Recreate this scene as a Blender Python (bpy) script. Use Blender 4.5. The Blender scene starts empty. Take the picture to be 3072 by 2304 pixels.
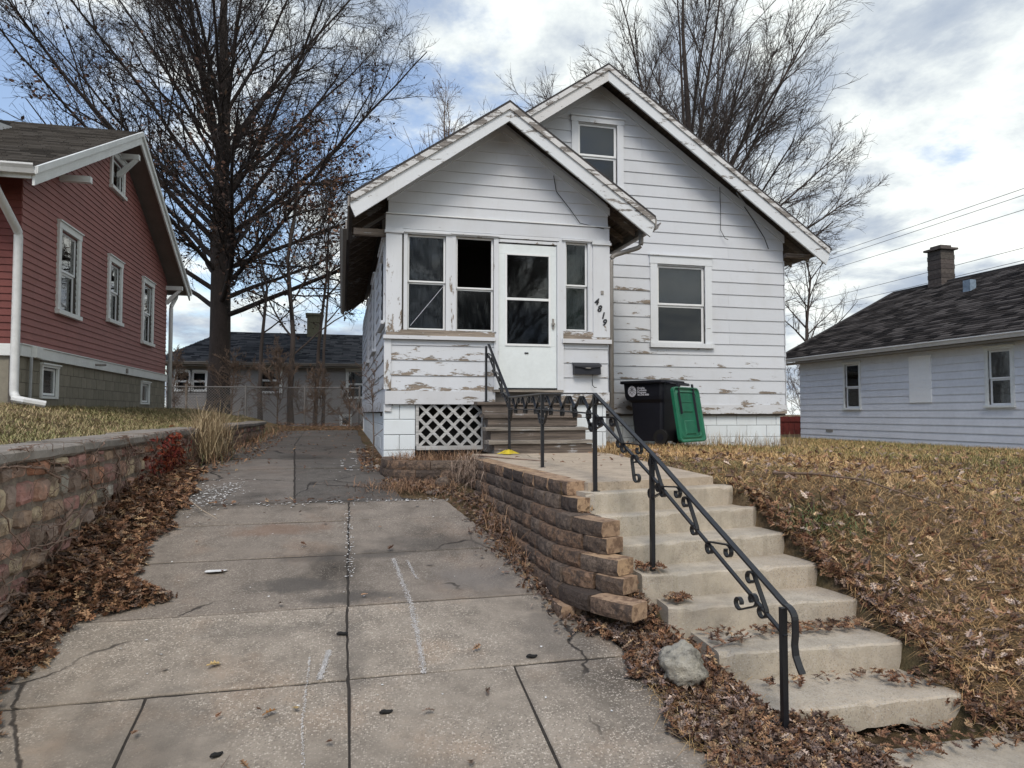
import bpy, math, random
import numpy as np
from mathutils import Vector, Matrix
rng = np.random.default_rng(7)
random.seed(7)
D = bpy.data
SC = bpy.context.scene
COL = SC.collection

# ------------------------------------------------------------------ camera
EYE = (0.0, 0.0, 1.6)
FOC, YAW, PITCH = 700.0, 13.7, math.degrees(math.atan(29 / 700.0))
cam = D.cameras.new('camera'); cam_o = D.objects.new('camera', cam); COL.objects.link(cam_o)
cam.sensor_width = 36.0; cam.lens = 36.0 * FOC / 1024.0
cam.clip_start = 0.05; cam.clip_end = 3000
cam_o.location = EYE
cam_o.rotation_euler = (math.radians(90 + PITCH), 0, math.radians(-YAW))
SC.camera = cam_o

# ------------------------------------------------------------------ world and sun
SUN_EL, SUN_AZ = 50.0, 196.0          # azimuth clockwise from +Y (behind the viewer, to the right)
world = D.worlds.new('World'); SC.world = world; world.use_nodes = True
SC.view_settings.view_transform = 'Standard'; SC.view_settings.look = 'None'
SC.view_settings.exposure = 0.48; SC.view_settings.gamma = 1.0
SC.view_settings.use_curve_mapping = False


def N(nt, typ, **kw):
    n = nt.nodes.new(typ)
    for k, v in kw.items():
        if k.startswith('i_'):
            key = k[2:]
            key = int(key) if key.isdigit() else key.replace('_', ' ')
            n.inputs[key].default_value = v
        else:
            setattr(n, k, v)
    return n


def math_(nt, op, a, b=None, c=None, clamp=False):
    n = nt.nodes.new('ShaderNodeMath'); n.operation = op; n.use_clamp = clamp
    for i, v in enumerate((a, b, c)):
        if v is None: continue
        if hasattr(v, 'is_output'): nt.links.new(v, n.inputs[i])
        else: n.inputs[i].default_value = v
    return n.outputs[0]


def noise(nt, vec, scale, detail=4, rough=.55, dist=0.0, out='Fac'):
    n = N(nt, 'ShaderNodeTexNoise'); n.inputs['Scale'].default_value = scale
    n.inputs['Detail'].default_value = detail; n.inputs['Roughness'].default_value = rough
    n.inputs['Distortion'].default_value = dist
    if vec is not None: nt.links.new(vec, n.inputs['Vector'])
    return n.outputs[out]


def ramp(nt, fac, stops, interp='LINEAR'):
    n = N(nt, 'ShaderNodeValToRGB'); cr = n.color_ramp; cr.interpolation = interp
    while len(cr.elements) < len(stops): cr.elements.new(.5)
    for e, (p, c) in zip(cr.elements, stops):
        e.position = p; e.color = (c[0], c[1], c[2], 1) if not isinstance(c, (int, float)) else (c, c, c, 1)
    nt.links.new(fac, n.inputs[0])
    return n.outputs[0]


def mixc(nt, fac, a, b, blend='MIX'):
    n = N(nt, 'ShaderNodeMix'); n.data_type = 'RGBA'; n.blend_type = blend
    for sock, v in ((n.inputs[0], fac), (n.inputs[6], a), (n.inputs[7], b)):
        if hasattr(v, 'is_output'): nt.links.new(v, sock)
        elif isinstance(v, (int, float)): sock.default_value = v
        else: sock.default_value = (v[0], v[1], v[2], 1)
    return n.outputs[2]


def sstep(nt, v, a, b):
    n = N(nt, 'ShaderNodeMapRange'); n.interpolation_type = 'SMOOTHSTEP'
    n.inputs[1].default_value = a; n.inputs[2].default_value = b
    nt.links.new(v, n.inputs[0]); return n.outputs[0]


def vscale(nt, vec, s):
    n = N(nt, 'ShaderNodeVectorMath', operation='MULTIPLY'); nt.links.new(vec, n.inputs[0])
    n.inputs[1].default_value = s; return n.outputs[0]


def build_world():
    nt = world.node_tree; nt.nodes.clear()
    out = N(nt, 'ShaderNodeOutputWorld')
    tc = N(nt, 'ShaderNodeTexCoord'); d = tc.outputs['Generated']
    sky = N(nt, 'ShaderNodeTexSky'); sky.sky_type = 'NISHITA'; sky.sun_disc = False
    sky.sun_elevation = math.radians(SUN_EL); sky.sun_rotation = math.radians(SUN_AZ)
    sky.air_density = 1.0; sky.dust_density = 1.5; sky.ozone_density = 1.6
    b1 = N(nt, 'ShaderNodeBackground'); b1.inputs[1].default_value = 0.15
    nt.links.new(mixc(nt, .12, sky.outputs[0], (4.2, 4.4, 4.6)), b1.inputs[0])
    sep = N(nt, 'ShaderNodeSeparateXYZ'); nt.links.new(d, sep.inputs[0])
    z = math_(nt, 'MAXIMUM', sep.outputs[2], 0.0)
    den = math_(nt, 'ADD', z, 0.22)
    px = math_(nt, 'DIVIDE', sep.outputs[0], den); py = math_(nt, 'DIVIDE', sep.outputs[1], den)
    cmb = N(nt, 'ShaderNodeCombineXYZ'); nt.links.new(px, cmb.inputs[0]); nt.links.new(py, cmb.inputs[1])
    cmb.inputs[2].default_value = 3.7
    P = cmb.outputs[0]
    n1 = noise(nt, P, 1.35, 9, .62, .12)
    n2 = noise(nt, P, 3.2, 6, .6, .3)
    # more cloud towards the right of the street (+X) and low down
    az = math_(nt, 'MULTIPLY', sep.outputs[0], 0.30)
    hz = math_(nt, 'MULTIPLY', math_(nt, 'SUBTRACT', 0.35, z), 0.25)
    m = math_(nt, 'ADD', math_(nt, 'ADD', n1, az), math_(nt, 'ADD', hz, .03))
    m = math_(nt, 'ADD', m, math_(nt, 'MULTIPLY', math_(nt, 'SUBTRACT', n2, .5), .35))
    mask = sstep(nt, m, 0.44, 0.62)
    n3 = noise(nt, P, 2.3, 8, .6, .15)
    n4 = noise(nt, vscale(nt, P, (1, 1, 2)), 0.7, 4, .5)
    sh = math_(nt, 'ADD', math_(nt, 'MULTIPLY', n3, .65), math_(nt, 'MULTIPLY', n4, .35))
    cc = ramp(nt, sh, [(0.36, (.26, .32, .42)), (0.45, (.42, .47, .53)), (0.51, (.66, .70, .70)), (0.58, (.90, .92, .87))])
    b2 = N(nt, 'ShaderNodeBackground'); b2.inputs[1].default_value = 1.0
    nt.links.new(cc, b2.inputs[0])
    mx = N(nt, 'ShaderNodeMixShader')
    nt.links.new(mask, mx.inputs[0]); nt.links.new(b1.outputs[0], mx.inputs[1]); nt.links.new(b2.outputs[0], mx.inputs[2])
    nt.links.new(mx.outputs[0], out.inputs[0])


build_world()
sun = D.lights.new('sun', 'SUN'); sun_o = D.objects.new('sun', sun); COL.objects.link(sun_o)
sun.energy = 1.3; sun.angle = math.radians(20); sun.color = (1.0, .93, .83)
_az, _el = math.radians(SUN_AZ), math.radians(SUN_EL)
_sd = Vector((math.sin(_az) * math.cos(_el), math.cos(_az) * math.cos(_el), math.sin(_el)))
sun_o.rotation_euler = _sd.to_track_quat('Z', 'Y').to_euler()
sun_o.location = (0, 0, 30)


# ------------------------------------------------------------------ materials
def newmat(name):
    m = D.materials.new(name); m.use_nodes = True; nt = m.node_tree; nt.nodes.clear()
    out = N(nt, 'ShaderNodeOutputMaterial'); b = N(nt, 'ShaderNodeBsdfPrincipled')
    nt.links.new(b.outputs[0], out.inputs[0])
    return m, nt, b


def setcol(nt, b, c):
    if hasattr(c, 'is_output'): nt.links.new(c, b.inputs['Base Color'])
    else: b.inputs['Base Color'].default_value = (c[0], c[1], c[2], 1)


def bump(nt, b, h, dist=.01, strength=1.0):
    n = N(nt, 'ShaderNodeBump'); n.inputs['Distance'].default_value = dist; n.inputs['Strength'].default_value = strength
    nt.links.new(h, n.inputs['Height']); nt.links.new(n.outputs[0], b.inputs['Normal'])


def pos(nt): return N(nt, 'ShaderNodeNewGeometry').outputs['Position']


def simple(name, col, rough=.7, var=.25, scale=6, bdist=.0, metal=0.0, stretch=(1, 1, 1), spec=.4):
    m, nt, b = newmat(name)
    p = vscale(nt, pos(nt), stretch)
    n = noise(nt, p, scale, 6, .6); n2 = noise(nt, p, scale * 7, 4, .6)
    s = math_(nt, 'ADD', math_(nt, 'MULTIPLY', n, .6), math_(nt, 'MULTIPLY', n2, .4))
    lo = tuple(c * (1 - var) for c in col); hi = tuple(min(1, c * (1 + var)) for c in col)
    setcol(nt, b, ramp(nt, s, [(.33, lo), (.67, hi)]))
    b.inputs['Roughness'].default_value = rough; b.inputs['Metallic'].default_value = metal
    b.inputs['Specular IOR Level'].default_value = spec
    if bdist: bump(nt, b, s, bdist)
    return m


def paint(name, col, wood=(.27, .225, .18), amount=0.0, dirt=.12, vert=False, grime=(.40, .39, .36)):
    """painted boards: clean paint, fine cracks, and flakes gone to bare wood"""
    m, nt, b = newmat(name)
    p = pos(nt)
    uv = N(nt, 'ShaderNodeUVMap').outputs[0]
    sp = N(nt, 'ShaderNodeSeparateXYZ'); nt.links.new(uv, sp.inputs[0]); v = sp.outputs[1]
    at = N(nt, 'ShaderNodeAttribute'); at.attribute_type = 'OBJECT'; at.attribute_name = 'peel'
    st = (9, 9, 3.5) if vert else (2.6, 2.6, 11)
    n1 = noise(nt, vscale(nt, p, st), 1.0, 8, .62, .4)
    n2 = noise(nt, vscale(nt, p, st), 6.0, 6, .7, .2)
    low = math_(nt, 'MULTIPLY', math_(nt, 'SUBTRACT', 1.0, v), .13)
    t = math_(nt, 'ADD', math_(nt, 'MULTIPLY', n1, .72), math_(nt, 'MULTIPLY', n2, .28))
    t = math_(nt, 'ADD', t, math_(nt, 'ADD', low, math_(nt, 'MULTIPLY', at.outputs['Fac'], .22)))
    t = math_(nt, 'ADD', t, amount)
    mask = sstep(nt, t, .735, .745)
    edge = math_(nt, 'SUBTRACT', sstep(nt, t, .715, .735), mask)
    # tiny chips
    ch = noise(nt, vscale(nt, p, (1, 1, 2.5)), 26, 5, .75)
    chm = sstep(nt, math_(nt, 'ADD', ch, math_(nt, 'MULTIPLY', at.outputs['Fac'], .10)), .745, .76)
    mask = math_(nt, 'MAXIMUM', mask, math_(nt, 'MULTIPLY', chm, .8))
    d1 = noise(nt, vscale(nt, p, (1.2, 1.2, .6)), 1.6, 6, .6)
    d2 = noise(nt, vscale(nt, p, (14, 14, 2)), 2.5, 5, .7)
    dm = math_(nt, 'MULTIPLY', math_(nt, 'ADD', sstep(nt, d1, .45, .75), sstep(nt, d2, .52, .8)), dirt)
    rn = N(nt, 'ShaderNodeObjectInfo').outputs['Random']
    shade = math_(nt, 'ADD', .95, math_(nt, 'MULTIPLY', rn, .07))
    base = mixc(nt, dm, col, grime)
    base = mixc(nt, 1.0, base, N(nt, 'ShaderNodeCombineColor').outputs[0], 'MULTIPLY')
    cmbn = base.node.inputs[7].links[0].from_node
    for i in range(3): nt.links.new(shade, cmbn.inputs[i])
    w1 = noise(nt, vscale(nt, p, (1.5, 1.5, 40) if not vert else (40, 40, 1.5)), 2.0, 6, .7)
    wc = ramp(nt, w1, [(.35, tuple(c * .45 for c in wood)), (.55, wood), (.7, tuple(min(1, c * 1.45) for c in wood))])
    c = mixc(nt, mask, base, wc)
    c = mixc(nt, math_(nt, 'MULTIPLY', edge, .35), c, (.35, .33, .30))
    setcol(nt, b, c)
    b.inputs['Roughness'].default_value = .62; b.inputs['Specular IOR Level'].default_value = .3
    h = math_(nt, 'SUBTRACT', math_(nt, 'MULTIPLY', n2, .25), mask)
    bump(nt, b, h, .003, .8)
    return m


def oldwood(name, col, dark=.35, axis='x', paintrem=0.0):
    m, nt, b = newmat(name); p = pos(nt)
    st = {'x': (1.2, 25, 25), 'y': (25, 1.2, 25), 'z': (25, 25, 1.2)}[axis]
    n1 = noise(nt, vscale(nt, p, st), 1.6, 8, .7, .5); n2 = noise(nt, p, 3.5, 5, .6)
    c = ramp(nt, n1, [(.3, tuple(x * dark for x in col)), (.5, col), (.68, tuple(min(1, x * 1.7) for x in col))])
    if paintrem > 0:
        t = math_(nt, 'ADD', math_(nt, 'MULTIPLY', n1, .5), math_(nt, 'MULTIPLY', n2, .5))
        c = mixc(nt, math_(nt, 'MULTIPLY', sstep(nt, t, .60 - paintrem * .2, .63 - paintrem * .2), .7), c, (.42, .44, .45))
    setcol(nt, b, c); b.inputs['Roughness'].default_value = .85
    bump(nt, b, n1, .006, .9)
    return m


def concrete(name, col, speck=.5, speckscale=55, stain=.4, warm=(.36, .27, .20), edge=0.0, cracks=0.0, bd=.006, pebble=(.55, .50, .44), stains=()):
    m, nt, b = newmat(name); p = pos(nt)
    big = noise(nt, p, .9, 7, .6, .3); mid = noise(nt, p, 5.5, 6, .65); fine = noise(nt, p, 90, 4, .75)
    c = ramp(nt, mid, [(.3, tuple(x * .72 for x in col)), (.5, col), (.72, tuple(min(1, x * 1.22) for x in col))])
    c = mixc(nt, math_(nt, 'MULTIPLY', sstep(nt, noise(nt, p, 1.7, 5, .6), .5, .72), .45), c, warm)
    c = mixc(nt, math_(nt, 'MULTIPLY', sstep(nt, big, .5, .72), stain), c, tuple(x * .34 for x in col))
    vo = N(nt, 'ShaderNodeTexVoronoi'); vo.inputs['Scale'].default_value = speckscale; nt.links.new(p, vo.inputs['Vector'])
    sepc = N(nt, 'ShaderNodeSeparateColor'); nt.links.new(vo.outputs['Color'], sepc.inputs[0])
    near = sstep(nt, math_(nt, 'SUBTRACT', .62, vo.outputs['Distance']), .0, .20)
    lightm = math_(nt, 'MULTIPLY', math_(nt, 'MULTIPLY', sstep(nt, sepc.outputs[0], .45, .95), near), speck)
    darkm = math_(nt, 'MULTIPLY', math_(nt, 'MULTIPLY', math_(nt, 'SUBTRACT', 1.0, sstep(nt, sepc.outputs[1], .10, .45)), near), speck * .8)
    patch = sstep(nt, noise(nt, p, 1.3, 5, .65), .30, .62)
    c = mixc(nt, math_(nt, 'MULTIPLY', lightm, patch), c, pebble)
    c = mixc(nt, math_(nt, 'MULTIPLY', darkm, patch), c, tuple(x * .35 for x in col))
    c = mixc(nt, math_(nt, 'MULTIPLY', sstep(nt, fine, .56, .72), .30), c, tuple(x * .4 for x in col))
    for (sx, sy, rx, ry, st_, scol) in stains:        # oil and leaf stains with a shape of their own
        dv = N(nt, 'ShaderNodeVectorMath', operation='SUBTRACT'); nt.links.new(p, dv.inputs[0]); dv.inputs[1].default_value = (sx, sy, 0)
        dl = N(nt, 'ShaderNodeVectorMath', operation='LENGTH'); nt.links.new(vscale(nt, dv.outputs[0], (1 / rx, 1 / ry, 0)), dl.inputs[0])
        dn = math_(nt, 'ADD', dl.outputs['Value'], math_(nt, 'MULTIPLY', math_(nt, 'SUBTRACT', noise(nt, p, 4.5, 6, .65), .5), 2.2))
        c = mixc(nt, math_(nt, 'MULTIPLY', math_(nt, 'SUBTRACT', 1.0, sstep(nt, dn, .3, 1.1)), st_), c, scol)
    h = math_(nt, 'ADD', math_(nt, 'MULTIPLY', fine, .5), math_(nt, 'MULTIPLY', mid, .8))
    h = math_(nt, 'ADD', h, math_(nt, 'MULTIPLY', lightm, .3))
    if cracks:
        v2 = N(nt, 'ShaderNodeTexVoronoi'); v2.feature = 'DISTANCE_TO_EDGE'; v2.inputs['Scale'].default_value = .55
        wob = N(nt, 'ShaderNodeVectorMath', operation='ADD'); nt.links.new(p, wob.inputs[0])
        nv = N(nt, 'ShaderNodeTexNoise'); nv.inputs['Scale'].default_value = 3.0; nv.inputs['Detail'].default_value = 6
        nt.links.new(p, nv.inputs['Vector']); sc = vscale(nt, nv.outputs['Color'], (.35, .35, 0)); nt.links.new(sc, wob.inputs[1])
        nt.links.new(wob.outputs[0], v2.inputs['Vector'])
        cm = math_(nt, 'SUBTRACT', 1.0, sstep(nt, v2.outputs['Distance'], .002, .008))
        cm = math_(nt, 'MULTIPLY', cm, sstep(nt, noise(nt, p, .8, 2), .50 - cracks * .1, .56))
        c = mixc(nt, math_(nt, 'MULTIPLY', cm, .85), c, (.025, .022, .02))
        h = math_(nt, 'SUBTRACT', h, cm)
    setcol(nt, b, c); b.inputs['Roughness'].default_value = .9; b.inputs['Specular IOR Level'].default_value = .25
    bump(nt, b, h, bd, .9)
    return m


def randcol(name, stops, rough=.9, nscale=14, bd=.012, var=.5, patches=None, spec=.25):
    """colour picked per object (bricks, stones)"""
    m, nt, b = newmat(name); p = pos(nt)
    r = N(nt, 'ShaderNodeObjectInfo').outputs['Random']
    c = ramp(nt, r, stops, 'CONSTANT' if len(stops) > 3 else 'LINEAR')
    n1 = noise(nt, p, nscale, 7, .7, .3); n2 = noise(nt, p, nscale * 5, 4, .7)
    c = mixc(nt, 1.0, c, ramp(nt, n1, [(.3, 1 - var), (.7, 1.15)]), 'MULTIPLY')
    if patches: c = mixc(nt, math_(nt, 'MULTIPLY', sstep(nt, noise(nt, p, nscale * .35, 6, .7), .46, .60), .8), c, patches)
    setcol(nt, b, c); b.inputs['Roughness'].default_value = rough; b.inputs['Specular IOR Level'].default_value = spec
    bump(nt, b, math_(nt, 'ADD', n1, math_(nt, 'MULTIPLY', n2, .5)), bd, .9)
    return m


def attrcol(name, rough=.8, transl=0.0, mult=1.0):
    m, nt, b = newmat(name)
    a = N(nt, 'ShaderNodeAttribute'); a.attribute_name = 'Col'
    setcol(nt, b, a.outputs['Color']); b.inputs['Roughness'].default_value = rough
    b.inputs['Specular IOR Level'].default_value = .25
    return m


def glass(name, tint=(.75, .78, .80), refl=1.0):
    m = D.materials.new(name); m.use_nodes = True; nt = m.node_tree; nt.nodes.clear()
    out = N(nt, 'ShaderNodeOutputMaterial'); t = N(nt, 'ShaderNodeBsdfTransparent'); g = N(nt, 'ShaderNodeBsdfGlossy')
    t.inputs[0].default_value = (*tint, 1); g.inputs['Roughness'].default_value = .03
    f = N(nt, 'ShaderNodeFresnel'); f.inputs[0].default_value = 1.5
    nn = noise(nt, pos(nt), 1.5, 3); bp = N(nt, 'ShaderNodeBump'); bp.inputs['Distance'].default_value = .02; bp.inputs['Strength'].default_value = .06
    nt.links.new(nn, bp.inputs['Height']); nt.links.new(bp.outputs[0], g.inputs['Normal'])
    fac = math_(nt, 'MULTIPLY_ADD', f.outputs[0], .85 * refl, .005, clamp=True)
    mx = N(nt, 'ShaderNodeMixShader'); nt.links.new(fac, mx.inputs[0]); nt.links.new(t.outputs[0], mx.inputs[1]); nt.links.new(g.outputs[0], mx.inputs[2])
    nt.links.new(mx.outputs[0], out.inputs[0])
    return m


M = {}
M['white'] = paint('white_paint', (.59, .615, .645), dirt=.2)
M['white_peel'] = paint('white_paint_peeling', (.60, .615, .635), amount=.085, dirt=.25)
M['white_trim'] = paint('white_trim_paint', (.63, .655, .68), amount=.045, dirt=.22)
M['white_trimv'] = paint('white_trim_paint_upright', (.63, .655, .68), amount=.05, dirt=.22, vert=True)
M['rake_peel'] = paint('rake_paint_peeling', (.62, .62, .61), wood=(.24, .22, .20), amount=.085, dirt=.4)
M['rake_soft'] = paint('rake_paint_worn', (.66, .69, .71), wood=(.25, .23, .21), amount=.02, dirt=.2)
M['white_clean'] = simple('white_clean_paint', (.74, .76, .76), .5, .06, 4)
M['door'] = simple('door_paint', (.68, .73, .73), .45, .07, 3)
M['blockpaint'] = paint('painted_block', (.70, .75, .77), wood=(.38, .38, .36), amount=.0, dirt=.18)
M['redsiding'] = simple('red_siding_paint', (.27, .112, .098), .6, .16, 2.2, .0)
M['redshingle'] = simple('dark_red_shingle_paint', (.15, .042, .035), .7, .2, 5)
M['house_trim'] = simple('neighbour_trim_paint', (.66, .68, .66), .5, .10, 3)
M['taupe'] = simple('taupe_soffit_paint', (.20, .17, .155), .7, .12, 3)
M['olive'] = randcol('olive_block', [(0, (.19, .175, .135)), (1, (.235, .215, .17))], .85, 12, .004, .12)
M['mortar'] = simple('dark_mortar', (.07, .06, .05), .95, .3, 10, .004)
M['mortar_l'] = simple('block_mortar', (.30, .31, .31), .95, .2, 12)
M['bluesiding'] = simple('pale_siding', (.66, .68, .715), .55, .09, 1.6)
M['panelwhite'] = simple('window_cover_white', (.84, .85, .84), .6, .05, 3)
M['backsiding'] = simple('grey_siding', (.27, .26, .25), .6, .08, 2.5)
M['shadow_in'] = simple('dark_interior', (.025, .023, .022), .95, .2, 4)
M['sheath'] = simple('sheathing', (.10, .09, .08), .95, .2, 4)
M['soffit'] = oldwood('weathered_soffit_wood', (.115, .095, .08), .5, 'y')
M['rafter'] = oldwood('weathered_rafter_wood', (.16, .13, .105), .5, 'x', .2)
M['deckwood'] = oldwood('weathered_step_wood', (.115, .092, .075), .25, 'x', .12)
M['deckwood2'] = oldwood('weathered_grey_wood', (.22, .195, .165), .25, 'x', .08)
M['lattice'] = oldwood('grey_lattice_wood', (.40, .40, .39), .7, 'x', .3)
M['gutter'] = simple('grey_brown_gutter_metal', (.26, .245, .225), .5, .12, 6, 0, .2)
M['gutterw'] = simple('white_gutter_metal', (.62, .63, .62), .45, .12, 3)
M['black'] = simple('black_metal_paint', (.012, .013, .016), .35, .3, 30, .0008, .0, (1, 1, 1), .5)
M['bin'] = simple('black_bin_plastic', (.010, .011, .017), .5, .2, 5)
M['lid'] = simple('green_lid_plastic', (.014, .13, .07), .34, .25, 3)
M['tyre'] = simple('black_rubber', (.012, .012, .012), .8)
M['whiteprint'] = simple('white_print', (.62, .64, .72), .6, .1, 30)
M['rag'] = simple('yellow_cloth', (.55, .42, .03), .8, .35, 20, .01)
M['chalk'] = simple('chalk_flecks', (.62, .61, .60), .9, .1)
M['plate'] = simple('white_paper', (.72, .72, .70), .8, .05)
DKS = (.085, .078, .07)
STAINS = [(-.32, 5.22, .42, .16, .8, DKS), (.02, 4.98, .38, .12, .75, DKS), (.1, 5.72, .7, .12, .6, DKS), (.05, 4.3, .14, .8, .35, DKS), (-.9, 3.6, .5, .5, .35, DKS), (1.0, 5.2, .5, .25, .5, (.16, .15, .14)), (.75, 5.9, .6, .3, .45, DKS),
          (-.5, 6.4, .5, .2, .5, (.20, .12, .08)), (1.35, 4.2, .35, .5, .45, DKS), (-.4, 4.6, .7, .12, .3, DKS)]
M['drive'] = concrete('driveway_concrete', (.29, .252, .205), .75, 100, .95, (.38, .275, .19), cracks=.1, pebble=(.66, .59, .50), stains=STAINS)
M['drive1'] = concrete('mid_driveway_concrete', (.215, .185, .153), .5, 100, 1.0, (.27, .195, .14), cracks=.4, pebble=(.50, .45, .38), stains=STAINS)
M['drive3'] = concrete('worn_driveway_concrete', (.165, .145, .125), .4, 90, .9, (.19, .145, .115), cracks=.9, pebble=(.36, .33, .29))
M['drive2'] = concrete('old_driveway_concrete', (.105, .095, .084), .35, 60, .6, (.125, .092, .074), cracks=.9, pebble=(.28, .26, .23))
M['steps'] = concrete('step_concrete', (.42, .37, .295), .55, 110, .55, (.44, .36, .27), bd=.005, pebble=(.5, .47, .42))
M['landing'] = concrete('landing_concrete', (.43, .355, .27), .5, 70, .12, (.42, .34, .26), pebble=(.55, .48, .4))
M['cap'] = concrete('cap_concrete', (.25, .225, .195), .3, 60, .5, (.24, .20, .16))
M['stone'] = randcol('wall_stone', [(0, (0.504, 0.282, 0.242)), (.14, (0.420, 0.234, 0.204)), (.28, (0.588, 0.360, 0.272)), (.42, (0.470, 0.336, 0.242)), (.55, (0.600, 0.484, 0.333)),
                                    (.68, (0.353, 0.273, 0.227)), (.78, (0.420, 0.391, 0.333)), (.88, (0.571, 0.297, 0.197)), (.95, (0.286, 0.187, 0.159))], .95, 14, .018, .32, (.26, .20, .16), .1)
M['wallblock'] = randcol('retaining_block', [(0, (.235, .165, .12)), (.22, (.17, .125, .095)), (.42, (.30, .195, .13)), (.62, (.115, .088, .072)), (.80, (.235, .18, .14))], .92, 48, .012, .75, (.07, .056, .048))
M['wallblock_end'] = randcol('retaining_block_cut', [(0, (.42, .29, .19)), (.4, (.36, .25, .165)), (.7, (.45, .31, .19))], .9, 30, .004, .3, (.13, .08, .055))
M['rock'] = randcol('grey_rock', [(0, (.33, .315, .265)), (1, (.33, .315, .265))], .88, 16, .03, .85, (.50, .47, .39))
M['roofdark'] = simple('dark_asphalt_shingle', (.045, .042, .042), .95, .35, 30, .006)
M['bark'] = simple('dark_bark', (.029, .022, .019), .95, .5, 6, .03, 0, (1, 1, .25))
M['bark2'] = simple('grey_brown_bark', (.060, .047, .040), .95, .5, 6, .02, 0, (1, 1, .25))
M['twig'] = simple('twig_brown', (.13, .09, .065), .9, .4, 10)
M['vine'] = simple('dry_vine', (.24, .165, .125), .95, .45, 20)
M['leaf'] = attrcol('dry_leaf', .75)
M['grass'] = attrcol('grass_blade', .8)
M['glass'] = glass('window_glass')
M['glass2'] = glass('window_glass_clear', (.85, .87, .88), 2.2)
M['shade_grey'] = simple('grey_window_shade', (.125, .125, .13), .9, .06, 2)
M['pane_sky'] = simple('pale_sky_reflection', (.22, .225, .235), .9, .12, 2)  # grey that paints the sky's reflection on the upper front room pane
M['shade_dark'] = simple('dark_pane_backing', (.022, .022, .022), .9, .1, 2)
M['curtain'] = simple('patterned_curtain', (.10, .125, .10), .9, .5, 26, 0, 0, (1, 1, .4))
M['wire'] = simple('utility_wire', (.10, .10, .11), .7)
M['galv'] = simple('galvanised_wire', (.16, .155, .15), .6, .2)
M['rust'] = simple('red_painted_metal', (.14, .025, .02), .7, .5, 4)
M['chimney'] = randcol('chimney_block', [(0, (.09, .08, .07)), (.5, (.12, .10, .09)), (1, (.07, .06, .055))], .95, 12, .01, .4)


def earth_mat():
    m, nt, b = newmat('earth'); p = pos(nt)
    n1 = noise(nt, p, 1.1, 7, .65); n2 = noise(nt, p, 14, 6, .75); n3 = noise(nt, p, 60, 4, .7)
    c = ramp(nt, n2, [(.3, (.075, .052, .034)), (.5, (.17, .12, .07)), (.7, (.28, .205, .12))])
    c = mixc(nt, math_(nt, 'MULTIPLY', sstep(nt, n1, .48, .62), .55), c, (.085, .085, .04))
    c = mixc(nt, math_(nt, 'MULTIPLY', sstep(nt, n3, .5, .7), .5), c, (.05, .035, .025))
    setcol(nt, b, c); b.inputs['Roughness'].default_value = .95; b.inputs['Specular IOR Level'].default_value = .1
    bump(nt, b, math_(nt, 'ADD', n2, n3), .03)
    return m


M['earth'] = earth_mat()


def shingle_mat(name, dark, mid, light, axis):
    m, nt, b = newmat(name); p = pos(nt)
    a = N(nt, 'ShaderNodeAttribute'); a.attribute_name = 'Col'
    n = noise(nt, p, 60, 3, .7)
    s = math_(nt, 'ADD', math_(nt, 'MULTIPLY', a.outputs['Fac'], .7), math_(nt, 'MULTIPLY', n, .3))
    c = ramp(nt, s, [(.15, dark), (.5, mid), (.9, light)])
    big = noise(nt, p, 1.2, 5, .6)
    c = mixc(nt, math_(nt, 'MULTIPLY', sstep(nt, big, .5, .75), .4), c, light)
    setcol(nt, b, c); b.inputs['Roughness'].default_value = .95; b.inputs['Specular IOR Level'].default_value = .15
    bump(nt, b, n, .004)
    return m


M['sh_left'] = shingle_mat('grey_shingles', (.030, .027, .024), (.058, .052, .046), (.085, .078, .07), 0)
M['sh_right'] = shingle_mat('charcoal_shingles', (.012, .011, .011), (.042, .037, .034), (.12, .108, .10), 0)
M['sh_back'] = shingle_mat('slate_shingles', (.020, .022, .026), (.055, .060, .068), (.11, .115, .125), 0)


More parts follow.
